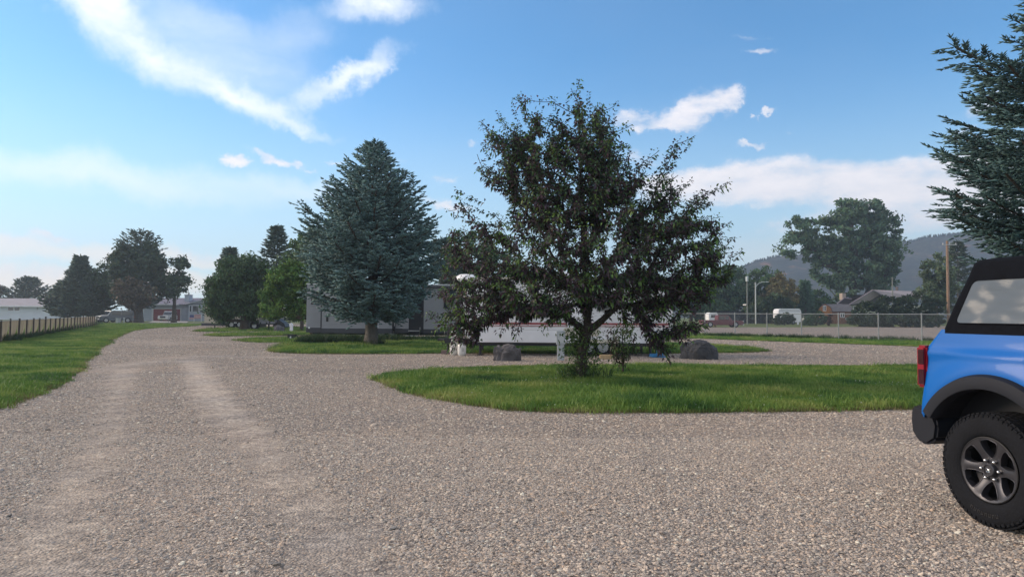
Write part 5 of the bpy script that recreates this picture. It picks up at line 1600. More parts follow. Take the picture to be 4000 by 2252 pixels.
# ------------------------------------------------------------------ blue off-road car
def offroad_car():
    hub_d = 4.99
    hub = A(3857, 1822, hub_d)
    t = thing('offroad_car', 'bright blue off-road car with black soft top standing on the gravel', 'car', (0, 0, 0), R(-78))
    rot = Matrix.Rotation(R(-78), 3, 'Z')
    # local: x forwards, y to the left of the car, z up; right wheel outside at y = -YW
    YW = .955
    loc = Vector((hub.x, hub.y, 0)) - rot @ Vector((0, -YW, 0))
    t.location = (loc.x, loc.y, 0.004)
    PAINT = mat('blue_paint', (.0004, .098, .37), .4, .0, coat=.12, spec=.2)
    SOFT = mat('soft_top', (.0050, .0062, .0095), .9, var=.3, vscale=20, bump=.3, bscale=200, spec=.1)
    PLAS = mat('black_plastic', (.012, .014, .020), .65, bump=.2, bscale=300, spec=.2)
    TR = .408
    XR = lambda z: -.61 if z < 1.25 else -.61 + (z - 1.25) / .15 * .115
    WB = 2.95
    def ztop(x):
        if x < 1.95: return 1.40
        if x < 2.15: return 1.40 - (x - 1.95) * .75
        return 1.25 - .03 * (x - 2.15)
    ARCH = .665
    def zlo(x):
        z = .50
        for xc in (0, WB):
            d = abs(x - xc)
            if d < ARCH: z = max(z, .435 + math.sqrt(ARCH ** 2 - d ** 2) * .975)
        return z
    def yy(x, z):
        base = .885 if z < 1.0 else .885 - .045 * ((z - 1.0) / .4) ** 1.6
        bul = 0
        for xc in (0, WB):
            r = math.hypot(x - xc, (z - .43))
            bul = max(bul, .048 * math.exp(-((r - .67) / .13) ** 2) * (1 if z > .7 else .6))
        crease = .016 * math.exp(-((z - 1.215) / .035) ** 2)
        return base + bul + crease
    NZ = 22
    xs = sorted(set([-.61, -.58, -.54, -.49, -.43] + [round(-.40 + .04 * i, 3) for i in range(0, 29)] + [round(.75 + .15 * i, 3) for i in range(0, 10)] + [round(2.15 + .06 * i, 3) for i in range(0, 27)] + [3.72]))
    mb = MB()
    def ring(side):
        out = []
        for x0 in xs:
            col_ = []
            w_ = math.exp(-(x0 + .61) / .13)
            for k in range(NZ + 1):
                z = zlo(x0) + (ztop(x0) - zlo(x0)) * k / NZ
                x = x0 + (XR(z) + .61) * w_
                fr = max(0, (x0 - 3.45) / .27)
                col_.append((x, side * (yy(x0, z) - .10 * fr * fr), z))
            out.append(col_)
        return out
    right = ring(-1); left = ring(1)
    corner = []
    for (dx, dy) in ((-.022, -.015), (-.045, -.045), (-.055, -.09)):
        corner.append([(p[0] + dx, p[1] - dy * -1 * -1 if False else p[1] - dy, p[2]) for p in right[0]])
    cornerL = []
    for (dx, dy) in ((-.055, -.09), (-.045, -.045), (-.022, -.015)):
        cornerL.append([(p[0] + dx, p[1] + dy, p[2]) for p in left[0]])
    loop = list(reversed(right)) + corner + cornerL + left
    n = NZ + 1
    for c_ in loop: mb.v += c_
    for i in range(len(loop) - 1):
        for k in range(NZ):
            a = i * n + k
            mb.f.append((a, a + n, a + n + 1, a + 1)); mb.mi.append(0)
    # front face
    a0 = 0; b0 = (len(loop) - 1) * n
    for k in range(NZ):
        mb.f.append((a0 + k, a0 + k + 1, b0 + k + 1, b0 + k)); mb.mi.append(0)
    # top deck
    for i in range(len(xs) - 1):
        ia = len(right) - 1 - i; ib = ia - 1
        la = len(right) + 6 + i; lb = la + 1
        mb.f.append((ia * n + NZ, ib * n + NZ, lb * n + NZ, la * n + NZ)); mb.mi.append(0)
    body = mb.build('body', PAINT, t, smooth='angle', merge=True)
    # inner rear body and floor, in shade
    MB().box(-.55, 3.6, -.66, .66, .50, 1.36).box(.62, 2.33, -.87, .87, .42, .52).build('chassis', BLACK, t)
    # wheel liners
    for xc in (0, WB):
        for sd in (-1, 1):
            m2 = MB()
            angs = np.linspace(R(2), R(163 if xc == 0 else 178), 18)
            for i in range(len(angs) - 1):
                a, b_ = angs[i], angs[i + 1]
                q = lambda an, y: (xc + .59 * math.cos(an), y, .435 + .59 * math.sin(an))
                m2.quad(q(a, sd * .62), q(b_, sd * .62), q(b_, sd * .90), q(a, sd * .90))
            m2.build('wheel_liner', BLACK, t)
            # flare: dark plastic arch standing proud of the paint
            prof = [(.655, .90), (.662, .935), (.645, .975), (.60, .992), (.555, .985), (.545, .93), (.56, .86)]
            m3 = MB(); angs = np.linspace(R(-14) if xc == 0 else R(-20), R(150 if xc == 0 else 198), 44); kk = len(prof)
            for an in angs:
                fade = 1.0
                for r_, y_ in prof:
                    m3.v.append((xc + r_ * math.cos(an) * 1.0, sd * y_, .435 + r_ * math.sin(an) * .985))
            for i in range(len(angs) - 1):
                for j in range(kk):
                    a = i * kk + j; b_ = i * kk + (j + 1) % kk
                    m3.f.append((a, b_, b_ + kk, a + kk)); m3.mi.append(0)
            m3.f.append(tuple(range(kk))); m3.f.append(tuple((len(angs) - 1) * kk + j for j in range(kk))); m3.mi += [0, 0]
            m3.build('fender_flare', PLAS, t, smooth='angle')
    # rear bumper with its rounded end caps
    prof = [(-.735, .52), (-.765, .56), (-.775, .66), (-.765, .75), (-.735, .775), (-.60, .775), (-.545, .74), (-.50, .64), (-.52, .53), (-.60, .475), (-.68, .475)]
    MB().prism(prof, -.90, .90).build('rear_bumper', PLAS, t, bevel=.02, smooth='angle')
    MB().prism([(3.72, .48), (3.92, .5), (3.95, .62), (3.92, .74), (3.72, .76)], -.82, .82).build('front_bumper', PLAS, t, bevel=.02)
    # tail lights
    for sd in (-1, 1):
        y0, y1 = (-.905, -.70) if sd < 0 else (.70, .905)
        tl = MB().box(-.70, -.60, y0, y1, .93, 1.268).build('tail_light', mat('red_plastic', (.22, .008, .02), .3, spec=.3, coat=.2), t, bevel=.018, smooth='angle')
        yo = y0 - .004 if sd < 0 else y1 + .004
        m4 = MB()
        for z0_, z1_ in ((1.115, 1.235), (.955, 1.075)):
            m4.box(-.672, -.612, min(yo, yo + sd * -.006), max(yo, yo + sd * -.006), z0_, z1_)
        m4.build('lens', mat('dark_red_lens', (.035, .005, .012), .15, coat=.4), tl, bevel=.002)
    for sd in (-1, 1):
        MB().lathe([(0, .03), (.08, .025), (.095, 0)], 20, Matrix.Translation((3.73, sd * .62, 1.0)) @ Matrix.Rotation(R(90), 4, 'Y')).build('headlight', mat('lamp_glass', (.6, .6, .6), .1), t, smooth=True)
    MB().box(3.71, 3.735, -.70, .70, .86, 1.14).build('grille', BLACK, t)
    # soft top: rings from the belt line up to the roof
    m5 = MB()
    def rect(z, xr, xf, hy, rad, kk=6):
        pts = []
        for cx_, cy_, a0 in ((xf - rad, hy - rad, 0), (xr + rad, hy - rad, 90), (xr + rad, -hy + rad, 180), (xf - rad, -hy + rad, 270)):
            for k in range(kk + 1):
                a = R(a0 + 90 * k / kk); pts.append((cx_ + rad * math.cos(a), cy_ + rad * math.sin(a), z))
        return pts
    rings = [(1.372, -.508, 1.92, .848, .06), (1.405, -.500, 1.92, .846, .06), (1.45, -.485, 1.86, .838, .06), (1.62, -.425, 1.66, .805, .06), (1.78, -.365, 1.50, .772, .07), (1.875, -.332, 1.42, .752, .07), (1.912, -.322, 1.40, .744, .07), (1.934, -.302, 1.38, .724, .08), (1.945, -.262, 1.3, .682, .1), (1.95, -.1, 1.2, .5, .1)]
    for r_ in rings: m5.v += rect(*r_)
    kk = 28
    for i in range(len(rings) - 1):
        for j in range(kk):
            a = i * kk + j; b_ = i * kk + (j + 1) % kk
            m5.f.append((a, b_, b_ + kk, a + kk)); m5.mi.append(0)
    m5.f.append(tuple((len(rings) - 1) * kk + j for j in range(kk))); m5.mi.append(0)
    top = m5.build('soft_top', SOFT, t, smooth='angle')
    # plastic side windows, slightly wavy
    VINYL = bpy.data.materials.new('clear_vinyl'); nt, b, o_ = nodes(VINYL)
    b.inputs['Base Color'].default_value = (.10, .12, .14, 1); b.inputs['Metallic'].default_value = .0; b.inputs['Roughness'].default_value = .12; b.inputs['Specular IOR Level'].default_value = .12
    tcn = nn(nt, 'ShaderNodeTexCoord'); mp_ = nn(nt, 'ShaderNodeMapping'); mp_.inputs['Scale'].default_value = (1.0, 1.0, 2.6); nt.links.new(tcn.outputs['Object'], mp_.inputs[0])
    n1 = gnoise(nt, mp_.outputs[0], 3.2, 1, .4)
    bp = nn(nt, 'ShaderNodeBump'); bp.inputs['Strength'].default_value = 1.0; bp.inputs['Distance'].default_value = .018
    nt.links.new(n1, bp.inputs['Height']); nt.links.new(bp.outputs[0], b.inputs['Normal'])
    def side_y(z):
        zz = [1.405, 1.45, 1.62, 1.78, 1.86]; hy = [.846, .838, .805, .772, .752]
        return float(np.interp(z, zz, hy))
    def window(corners, sd, rad=.045):
        pts = []
        m = len(corners)
        for i in range(m):
            p = np.array(corners[i]); a = np.array(corners[i - 1]); c = np.array(corners[(i + 1) % m])
            pa = p + (a - p) / np.linalg.norm(a - p) * rad; pc = p + (c - p) / np.linalg.norm(c - p) * rad
            for k in range(6):
                f = k / 5
                pts.append(pa * (1 - f) ** 2 + 2 * p * f * (1 - f) + pc * f * f)
        fr = MB(); n_ = len(pts); cen = sum(pts) / n_
        out = [p + (p - cen) / np.linalg.norm(p - cen) * .016 for p in pts]
        for lst, off in ((out, .004), (out, .012), (pts, .012), (pts, .007)):
            fr.v += [(p[0], sd * (side_y(p[1]) + off), p[1]) for p in lst]
        for q in range(3):
            for j in range(n_):
                a = q * n_ + j; b_ = q * n_ + (j + 1) % n_
                fr.f.append((a, b_, b_ + n_, a + n_)); fr.mi.append(0)
        w_ = fr.build('window', SOFT, top, smooth='angle')
        pn = MB()
        zs = sorted(set([p[1] for p in pts]))
        pn.v = [(cen[0], sd * (side_y(cen[1]) + .0075), cen[1])] + [(p[0], sd * (side_y(p[1]) + .0075), p[1]) for p in pts]
        for j in range(n_): pn.f.append((0, 1 + j, 1 + (j + 1) % n_)); pn.mi.append(0)
        pn.build('side_window_pane', VINYL, top)
    for sd in (-1, 1):
        window([(-.362, 1.455), (.52, 1.455), (.50, 1.775), (-.255, 1.775)], sd)
        window([(.66, 1.455), (1.60, 1.455), (1.42, 1.77), (.64, 1.775)], sd)
    # door seams, handle
    MB().box(.60, .606, -.905, -.86, .60, 1.39).build('door_seam', BLACK, t)
    MB().box(.70, .84, -.925, -.89, 1.16, 1.19).build('door_handle', PLAS, t, bevel=.008)
    # mirror
    MB().box(1.75, 1.95, -1.12, -.92, 1.40, 1.60).build('mirror', PLAS, t, bevel=.04)
    # wheels
    RIM = mat('rim_grey', (.058, .058, .066), .38, .6)
    def big_wheel(xc, sd):
        w_ = bpy.data.objects.new('wheel', None); COL.objects.link(w_); w_.parent = t
        M = Matrix.Translation((xc, sd * YW, TR)) @ Matrix.Rotation(R(90 if sd < 0 else -90), 4, 'X')
        prof = [(.228, -.255), (.26, -.268), (.33, -.272), (.375, -.262), (.398, -.245), (.404, -.22), (.406, -.13), (.404, -.045), (.398, -.022), (.386, -.010), (.37, -.002), (.345, .004), (.30, .006), (.268, .002), (.250, -.006), (.240, -.012), (.236, -.022), (.228, -.026)]
        ty = MB().lathe(prof, 72, M, cap=False).build('tyre', RUBBER, w_, smooth='angle')
        # tread and shoulder blocks
        m6 = MB(); NB = 60
        for k in range(NB):
            a = 2 * math.pi * k / NB
            for (zz, ww, hh, ao, ll) in ((-.030, .034, .005, 0, .0185), (-.085, .042, .007, 0.5, .0165), (-.135, .034, .007, 0, .0165), (-.185, .042, .007, 0.5, .0165), (-.238, .034, .005, 0, .0185)):
                aa = a + ao * 2 * math.pi / NB
                Mb = M @ Matrix.Rotation(aa, 4, 'Z') @ Matrix.Translation((.402, 0, zz)) @ Matrix.Rotation(R(14 if ao else -10), 4, 'X')
                m6.box(-.006, hh, -ll * 1.0, ll * 1.0, -ww / 2, ww / 2, Mb)
            # side lugs
            Mb = M @ Matrix.Rotation(a, 4, 'Z') @ Matrix.Translation((.384, 0, -.008))
            ln_ = .024 if k % 2 else .038
            m6.box(-ln_ / 2, .006, -.013, .013, -.008, .010 - (.003 if k % 2 else 0), Mb, taper=.002)
        m6.build('tread_block', RUBBER, ty)['kind'] = 'stuff'
        # small raised marks on the side wall where the maker's lettering runs
        m7 = MB()
        for base_a in (R(246),):
            for k in range(8):
                a = base_a + k * .095
                for dx in (-.008, .006):
                    Mb = M @ Matrix.Rotation(a, 4, 'Z') @ Matrix.Translation((.318, dx, .006))
                    m7.box(-.013, .013, -.002, .002, 0, .003, Mb)
                Mb = M @ Matrix.Rotation(a, 4, 'Z') @ Matrix.Translation((.318 + (.01 if k % 2 else -.008), 0, .006))
                m7.box(-.002, .002, -.008, .006, 0, .003, Mb)
        m7.build('sidewall_marks', mat('rubber_shiny', (.02, .02, .022), .5), ty)['kind'] = 'stuff'
        # barrel, disc and spokes
        MB().lathe([(.226, -.24), (.222, -.10), (.215, -.06), (.222, -.03), (.232, -.012), (.234, -.006), (.228, -.004), (.218, -.014), (.214, -.05), (.212, -.20), (.10, -.21), (0, -.21)], 64, M).build('rim_barrel', mat('rim_dark', (.012, .012, .013), .6, .4), w_, smooth='angle')
        MB().lathe([(.155, -.135), (.155, -.125), (.05, -.12), (0, -.12)], 40, M).build('brake_disc', mat('brake_iron', (.03, .029, .028), .5, .5), w_, smooth='angle')
        cl_ = MB(); 
        Mb = M @ Matrix.Rotation(R(205), 4, 'Z') @ Matrix.Translation((.15, 0, -.11)); cl_.box(-.02, .035, -.06, .06, -.03, .03, Mb); cl_.build('brake_caliper', mat('caliper', (.06, .06, .065), .5, .5), w_, bevel=.006)
        sp = MB()
        rs_ = [.0, .045, .080, .098, .118, .145, .172, .196, .210, .217, .227]
        ha = [30, 30, 30, 20, 13.5, 10.5, 10.0, 10.5, 14, 30, 30]
        hz = [-.040, -.040, -.040, -.036, -.030, -.022, -.015, -.011, -.009, -.008, -.006]
        for k in range(6):
            ac = R(60 * k)
            rows = []
            for r_, h_, z_ in zip(rs_, ha, hz):
                row = []
                for f, dz in ((-1, -.016), (-.86, -.003), (-.5, 0), (0, .001), (.5, 0), (.86, -.003), (1, -.016)):
                    if h_ >= 29.9 and abs(f) == 1: dz = 0
                    if h_ >= 29.9 and abs(f) == .86: dz = 0
                    a = ac + R(h_) * f
                    row.append(len(sp.v)); sp.v.append(tuple(M @ Vector((r_ * math.cos(a), r_ * math.sin(a), z_ + dz))))
                rows.append(row)
            for i in range(len(rows) - 1):
                for j in range(6):
                    sp.f.append((rows[i][j], rows[i + 1][j], rows[i + 1][j + 1], rows[i][j + 1])); sp.mi.append(0)
            for jj in (0, 6):       # side walls of the spoke
                for i in range(2, len(rows) - 2):
                    b_ = []
                    for q in (rows[i][jj], rows[i + 1][jj]):
                        v = Vector(sp.v[q]); b_.append(len(sp.v)); sp.v.append(tuple(v + (M.to_3x3() @ Vector((0, 0, -.045)))))
                    sp.f.append((rows[i][jj], rows[i + 1][jj], b_[1], b_[0])); sp.mi.append(0)
        sp.build('rim', RIM, w_, smooth='angle')
        # thin bright edges round the six openings
        ed = MB()
        for k in range(6):
            pts = []
            for sgn in (1, -1):
                ac = R(60 * k) if sgn > 0 else R(60 * (k + 1))
                seq = list(zip(rs_[2:10], ha[2:10], hz[2:10]))
                if sgn < 0: seq = list(reversed(seq))
                for r_, h_, z_ in seq:
                    a = ac + sgn * R(min(h_, 29.5)) * .93
                    pts.append(M @ Vector((r_ * math.cos(a), r_ * math.sin(a), z_ - .001)))
            pts.append(pts[0])
            ed.tube(pts, .0022, 5, cap=False)
        ed.build('rim_edge', mat('rim_bright', (.11, .11, .125), .35, .8), w_, smooth=True)
        MB().lathe([(.048, -.045), (.046, -.010), (.040, -.004), (.036, -.004), (.035, -.010), (0, -.010)], 36, M).build('centre_cap', RIM, w_, smooth='angle')
        # silver running-animal sign on the cap, as a few strokes
        em = MB()
        for pl_ in ([(-.020, -.012), (-.008, .004), (.006, .002), (.016, .014), (.022, .010)], [(-.008, .004), (-.016, .012)], [(.004, .002), (.010, -.016)], [(-.004, .003), (.000, -.018)], [(-.018, -.010), (-.010, -.020)]):
            em.tube([M @ Vector((a * .9, b_ * .9, -.008)) for a, b_ in pl_], .0022, 6)
        em.build('emblem', CHROME, w_)
        for k in range(6):
            a = R(60 * k + (0 if sd < 0 else 0))
            Mn = M @ Matrix.Translation((.070 * math.cos(a), .070 * math.sin(a), -.040))
            MB().lathe([(.0135, 0), (.0125, .02), (.010, .028), (.005, .032), (0, .033)], 12, Mn).build('lug_nut', CHROME, w_, smooth=True)
    for xc in (0, WB):
        for sd in (-1, 1):
            big_wheel(xc, sd)
    # spare wheel on the tailgate, simple
    sp_ = bpy.data.objects.new('spare_wheel', None); COL.objects.link(sp_); sp_.parent = t
    Ms = Matrix.Translation((-.95, .06, 1.02)) @ Matrix.Rotation(R(-90), 4, 'Y')
    if False:
        pass
    return t
offroad_car()
# ------------------------------------------------------------------ post fence on the left
POSTW = mat('post_wood', (.085, .078, .070), .9, var=.4, vscale=6)
SCREEN = mat('faded_screen', (.42, .38, .28), .95, var=.28, vscale=1.1, bump=.3)
SCREEN2 = mat('screen_brown', (.36, .29, .235), .95, var=.3, vscale=1.4, bump=.3)
def cloth_mat(name, col, seed):
    m = bpy.data.materials.new(name); nt, b, o = nodes(m)
    tcn = nn(nt, 'ShaderNodeTexCoord')
    n = gnoise(nt, tcn.outputs['Object'], 1.3, 6, .65)
    c = ramp(nt, n, [(.3, tuple(k * .62 for k in col)), (.7, col)])
    nt.links.new(c, b.inputs['Base Color']); b.inputs['Roughness'].default_value = .95; b.inputs['Specular IOR Level'].default_value = .1
    tr = nn(nt, 'ShaderNodeBsdfTranslucent'); nt.links.new(c, tr.inputs['Color'])
    mx = nn(nt, 'ShaderNodeMixShader'); mx.inputs[0].default_value = .5
    nt.links.new(b.outputs[0], mx.inputs[1]); nt.links.new(tr.outputs[0], mx.inputs[2]); nt.links.new(mx.outputs[0], o.inputs['Surface'])
    return m
SCREEN = cloth_mat('screen_cloth', (.28, .255, .20), 1)
SCREEN2 = cloth_mat('screen_cloth_brown', (.31, .26, .21), 2)
def left_fence():
    a = P(-40, 1347); b_ = P(376, 1272)
    a = Vector((a.x, a.y)); b_ = Vector((b_.x, b_.y))
    L_ = (b_ - a).length; u = (b_ - a) / L_
    t = thing('screen_fence', 'waist-high fence of dark wooden posts and faded tan screening along the lawn', 'fence', (a.x, a.y, 0))
    n = int(L_ / 2.2)
    h = 1.09
    nrm = Vector((u.y, -u.x))
    for i in range(n + 1):
        p = u * (L_ * i / n)
        hh = h + random.uniform(-.03, .06) + (.10 if i % 5 == 2 else 0)
        lean = random.uniform(-.03, .03)
        MB().tube([(p.x, p.y, -.02), (p.x + lean, p.y, hh)], .042 + random.uniform(-.008, .01), 8).build('post', POSTW, t)
        if i < n:
            q = u * (L_ * (i + 1) / n)
            mb = MB(); K = 8; J = 4
            for k in range(K + 1):
                f = k / K
                c = p.lerp(q, f)
                low = .02 + .16 * max(0, (f - .55) / .45) ** 1.5
                for j in range(J + 1):
                    g_ = j / J
                    z = low + (h - .03 - low) * g_
                    bulge = -.07 - .03 * math.sin(f * math.pi) * math.sin(g_ * math.pi) - (.16 * (1 - g_) ** 3) * f
                    mb.v.append((c.x + nrm.x * bulge * -1 * -1, c.y + nrm.y * bulge, z))
            for k in range(K):
                for j in range(J):
                    a_ = k * (J + 1) + j
                    mb.f.append((a_, a_ + J + 1, a_ + J + 2, a_ + 1)); mb.mi.append(0)
            mb.build('screen_panel', SCREEN if i < 16 else SCREEN2, t, smooth=True)
    MB().tube([(0, 0, h - .03), (u.x * L_, u.y * L_, h - .03)], .015, 5).build('top_wire', STEEL, t)
left_fence()
# low wire fence along the far lane
def wire_fence(name, lab, p0, p1, h, gap, m, rails, cat='fence'):
    a = Vector(p0[:2]); b_ = Vector(p1[:2]); d = b_ - a; n = max(2, int(d.length / gap))
    t = thing(name, lab, cat, (a.x, a.y, 0))
    post = None
    for i in range(n + 1):
        p = d * (i / n)
        if post is None:
            post = MB().tube([(0, 0, -.02), (0, 0, h)], .035, 6).build('post', m, t)
            o = post
        else:
            o = post.copy(); COL.objects.link(o); o.parent = t
        o.location = (p.x, p.y, 0)
    for z in rails:
        MB().tube([(0, 0, z), (d.x, d.y, z)], .012, 4).build('wire', m, t)
    return t
wire_fence('wire_fence', 'thin low wire fence along the far lane before the blue-grey house', (XA(380, 95), 95, 0), (XA(800, 95), 95, 0), 1.15, 4.5, mat('wire_grey', (.2, .21, .2), .7), (.5, .85, 1.13))

# ------------------------------------------------------------------ chain-link fence on the right
def chain_link():
    pts = [(2768, 1309), (2871, 1314), (2985, 1318), (3117, 1321), (3265, 1324), (3432, 1330), (3611, 1338)]
    W = [P(a, b_) for a, b_ in pts]
    a = Vector((W[1].x, W[1].y)); e = Vector((W[5].x, W[5].y)); step = (e - a) / 4
    t = thing('chain_link_fence', 'galvanised chain-link fence running between the camp gravel and the lot', 'fence', (a.x, a.y, 0))
    GAL = mat('galvanised_post', (.30, .32, .33), .5, .4, var=.2, vscale=3)
    h = 1.70
    lo, hi = -3, 8
    post = None
    for i in range(lo, hi + 1):
        p = step * i
        if post is None:
            post = MB().tube([(0, 0, 0), (0, 0, h)], .036, 10).build('post', GAL, t); o = post
            cap = MB().lathe([(.045, 0), (.045, .03), (.02, .06), (0, .065)], 10, Matrix.Translation((0, 0, h + .001))).build('post_cap', GAL, post)
        else:
            o = post.copy(); COL.objects.link(o); o.parent = t
            c = cap.copy(); COL.objects.link(c); c.parent = o
        o.location = (p.x, p.y, 0)
        if i < hi:
            q = step * (i + 1)
            MB().tube([(p.x, p.y, h - .02), (q.x, q.y, h - .02)], .024, 8).build('top_rail', GAL, t)
    p = step * lo; q = step * hi
    MB().tube([(p.x, p.y, .06), (q.x, q.y, .06)], .006, 4).build('bottom_wire', GAL, t)
    # woven wire: two families of crossing diagonals
    d = q - p; Ln = d.length; u = d / Ln
    sp = .10; hh = h - .06
    n = int((Ln + hh) / sp)
    A_, B_ = [], []
    for k in range(n):
        s0 = k * sp - hh
        for sg in (0, 1):
            a0, a1 = s0, s0 + hh; z0, z1 = (.04, h - .04) if sg == 0 else (h - .04, .04)
            if a0 < 0: z0 = z0 + (z1 - z0) * (-a0 / hh); a0 = 0
            if a1 > Ln: z1 = z1 - (z1 - z0) * ((a1 - Ln) / (a1 - a0)); a1 = Ln
            A_.append((p.x + u.x * a0, p.y + u.y * a0 - .045 - .004 * sg, z0)); B_.append((p.x + u.x * a1, p.y + u.y * a1 - .045 - .004 * sg, z1))
    r_ = np.full(len(A_), .0022)
    V, F = segs(np.array(A_), np.array(B_), r_, r_, 3)
    fast_mesh('wire_mesh', V, F, GAL, parent=t)['kind'] = 'stuff'
chain_link()

# ------------------------------------------------------------------ buildings
def house_window(parent, x0, x1, z0, z1, y, fm, mull=False, sash=False):
    f = MB().box(x0, x1, y - .05, y + .02, z0, z1).build('window', fm, parent, bevel=.01)
    k = .09
    if mull:
        xm = (x0 + x1) / 2
        MB().box(x0 + k, xm - k / 2, y - .065, y - .045, z0 + k, z1 - k).build('pane', GLASSD, f)
        MB().box(xm + k / 2, x1 - k, y - .065, y - .045, z0 + k, z1 - k).build('pane', GLASSD, f)
    else:
        MB().box(x0 + k, x1 - k, y - .065, y - .045, z0 + k, z1 - k).build('pane', GLASSD, f)
    return f

def lap_wall(x0, x1, y, z0, z1, pitch=.22):
    mb = MB(); z = z0
    while z < z1 - .01:
        zz = min(z + pitch, z1)
        mb.quad((x0, y - .025, z), (x1, y - .025, z), (x1, y, zz), (x0, y, zz)); mb.quad((x0, y, z), (x1, y, z), (x1, y - .025, z), (x0, y - .025, z))
        z = zz
    return mb

def white_house():
    Y = 132
    x0, x1 = XA(-420, Y), XA(222, Y)
    t = thing('white_house', 'long white house with a mauve-grey roof behind the post fence', 'house', (x0, Y, 0))
    X = lambda p: XA(p, Y) - x0; Z = lambda p, q=100: ZA(q, p, Y)
    WH = mat('house_white', (.60, .64, .68), .7, var=.1, vscale=.6)
    RF = mat('mauve_roof', (.27, .25, .275), .75, var=.15, vscale=1.0)
    zw, zr = Z(1194), Z(1163)
    Ln = x1 - x0
    lap_wall(0, Ln, 0, 0, zw).build('wall', WH, t)
    MB().box(0, Ln, .03, 9, 0, zw).build('wall_core', WH, t)
    MB().poly([(-.4, -.7, zw - .02), (Ln + .5, -.7, zw - .02), (Ln - .2, 4.5, zr), (-.4, 4.5, zr)]).poly([(-.4, 9.7, zw - .02), (Ln + .5, 9.7, zw - .02), (Ln - .2, 4.5, zr), (-.4, 4.5, zr)]).poly([(Ln + .5, -.7, zw - .02), (Ln + .5, 9.7, zw - .02), (Ln - .2, 4.5, zr)]).poly([(-.4, -.7, zw - .02), (Ln + .5, -.7, zw - .02), (Ln + .5, 9.7, zw - .02), (-.4, 9.7, zw - .02)]).build('roof', RF, t)
    MB().box(-.4, Ln + .5, -.74, -.70, zw - .20, zw).build('fascia', WHITE, t)
    house_window(t, X(31), X(54), Z(1214), Z(1195.5), 0, WHITE); house_window(t, X(56), X(78), Z(1214), Z(1195.5), 0, WHITE)
    house_window(t, X(-120), X(-60), Z(1214), Z(1196), 0, WHITE, True)
    MB().box(X(144), X(149), -.06, .02, Z(1209), Z(1197)).build('vent', mat('vent_grey', (.35, .37, .38), .6), t)
white_house()

def blue_house():
    Y = 124
    x0 = XA(560, Y)
    t = thing('blue_grey_house', 'low blue-grey house with maroon garage door and a chimney on its roof', 'house', (x0, Y, 0))
    X = lambda p: XA(p, Y) - x0; Z = lambda p, q=720: ZA(q, p, Y)
    WB_ = mat('house_blue_grey', (.30, .34, .40), .75, var=.1, vscale=.5)
    RF = mat('slate_roof', (.13, .125, .17), .8, var=.15, vscale=1.2)
    TRM = mat('grey_trim', (.42, .45, .48), .6)
    zw, zr = Z(1188), Z(1161)
    Ln = X(960)
    lap_wall(0, Ln, 0, 0, zw).build('wall', WB_, t)
    MB().box(0, Ln, .03, 9, 0, zw).build('wall_core', WB_, t)
    rb = MB(); rb.poly([(-.5, -.8, zw), (Ln + .5, -.8, zw), (Ln + .5, 4.5, zr), (-.5, 4.5, zr)]); rb.poly([(-.5, 9.8, zw), (Ln + .5, 9.8, zw), (Ln + .5, 4.5, zr), (-.5, 4.5, zr)])
    rb.poly([(Ln + .4, 0, zw), (Ln + .4, 9, zw), (Ln + .4, 4.5, zr)]); rb.poly([(-.4, 0, zw), (-.4, 9, zw), (-.4, 4.5, zr)])
    roof = rb.build('roof', RF, t)
    # small cross gable with pale barge boards
    gx0, gx1, gxm = X(748), X(905), X(828)
    gz0, gz1 = Z(1186), Z(1166)
    gb = MB(); gb.poly([(gx0, -1.6, gz0), (gx1, -1.6, gz0), (gxm, -1.6, gz1)]); gb.build('gable', WB_, t)
    gr_ = MB(); gr_.poly([(gx0 - .3, -1.8, gz0 - .08), (gxm, -1.8, gz1 + .06), (gxm, 4, gz1 + .06), (gx0 - .3, 4, gz0 - .08)]); gr_.poly([(gx1 + .3, -1.8, gz0 - .08), (gxm, -1.8, gz1 + .06), (gxm, 4, gz1 + .06), (gx1 + .3, 4, gz0 - .08)]); gr_.build('gable_roof', RF, t)
    MB().tube([(gx0 - .3, -1.84, gz0 - .1), (gxm, -1.84, gz1 + .02), (gx1 + .3, -1.84, gz0 - .1)], .09, 4).build('barge_board', TRM, t)
    MB().box(X(752), X(905), -1.6, -.01, 0, gz0 - .1).build('bay', WB_, t)
    for a, b_ in ((756, 765), (768, 793), (796, 801)):
        house_window(t, X(a), X(b_), Z(1218), Z(1192), -1.6, TRM)
    MB().box(X(588), X(706), -.84, -.8, zw - .16, zw + .02).build('fascia', TRM, t)
    MB().box(X(594), X(600), -.10, .02, 0, Z(1207)).box(X(705), X(709), -.10, .02, 0, Z(1207)).box(X(594), X(709), -.12, .02, Z(1207), Z(1203)).build('garage_frame', TRM, t)
    gd = MB().box(X(600), X(705), -.05, .0, 0, Z(1207)).build('garage_door', mat('maroon', (.16, .035, .045), .6), t)
    gh = Z(1207)
    pw = (X(705) - X(600)) / 8
    p0 = None
    for i in range(8):
        for j in range(4):
            if p0 is None: p0 = MB().box(.08, pw - .08, -.012, 0, .06, gh / 4 - .06).build('panel', MATS['maroon'], gd, bevel=.01); o = p0
            else: o = p0.copy(); COL.objects.link(o); o.parent = gd
            o.location = (X(600) + pw * i, -.052, gh / 4 * j)
    c = MB().box(X(707), X(725), 1.2, 2.6, Z(1190), Z(1151)).build('chimney', mat('chimney_blue', (.36, .41, .46), .8), t)
    MB().box(X(706), X(726), 1.1, 2.7, Z(1151) + .004, Z(1149)).tube([(X(716), 1.9, Z(1149)), (X(716), 1.9, Z(1141))], .16, 8).build('chimney_pot', STEEL, c)
    return t
blue_house()
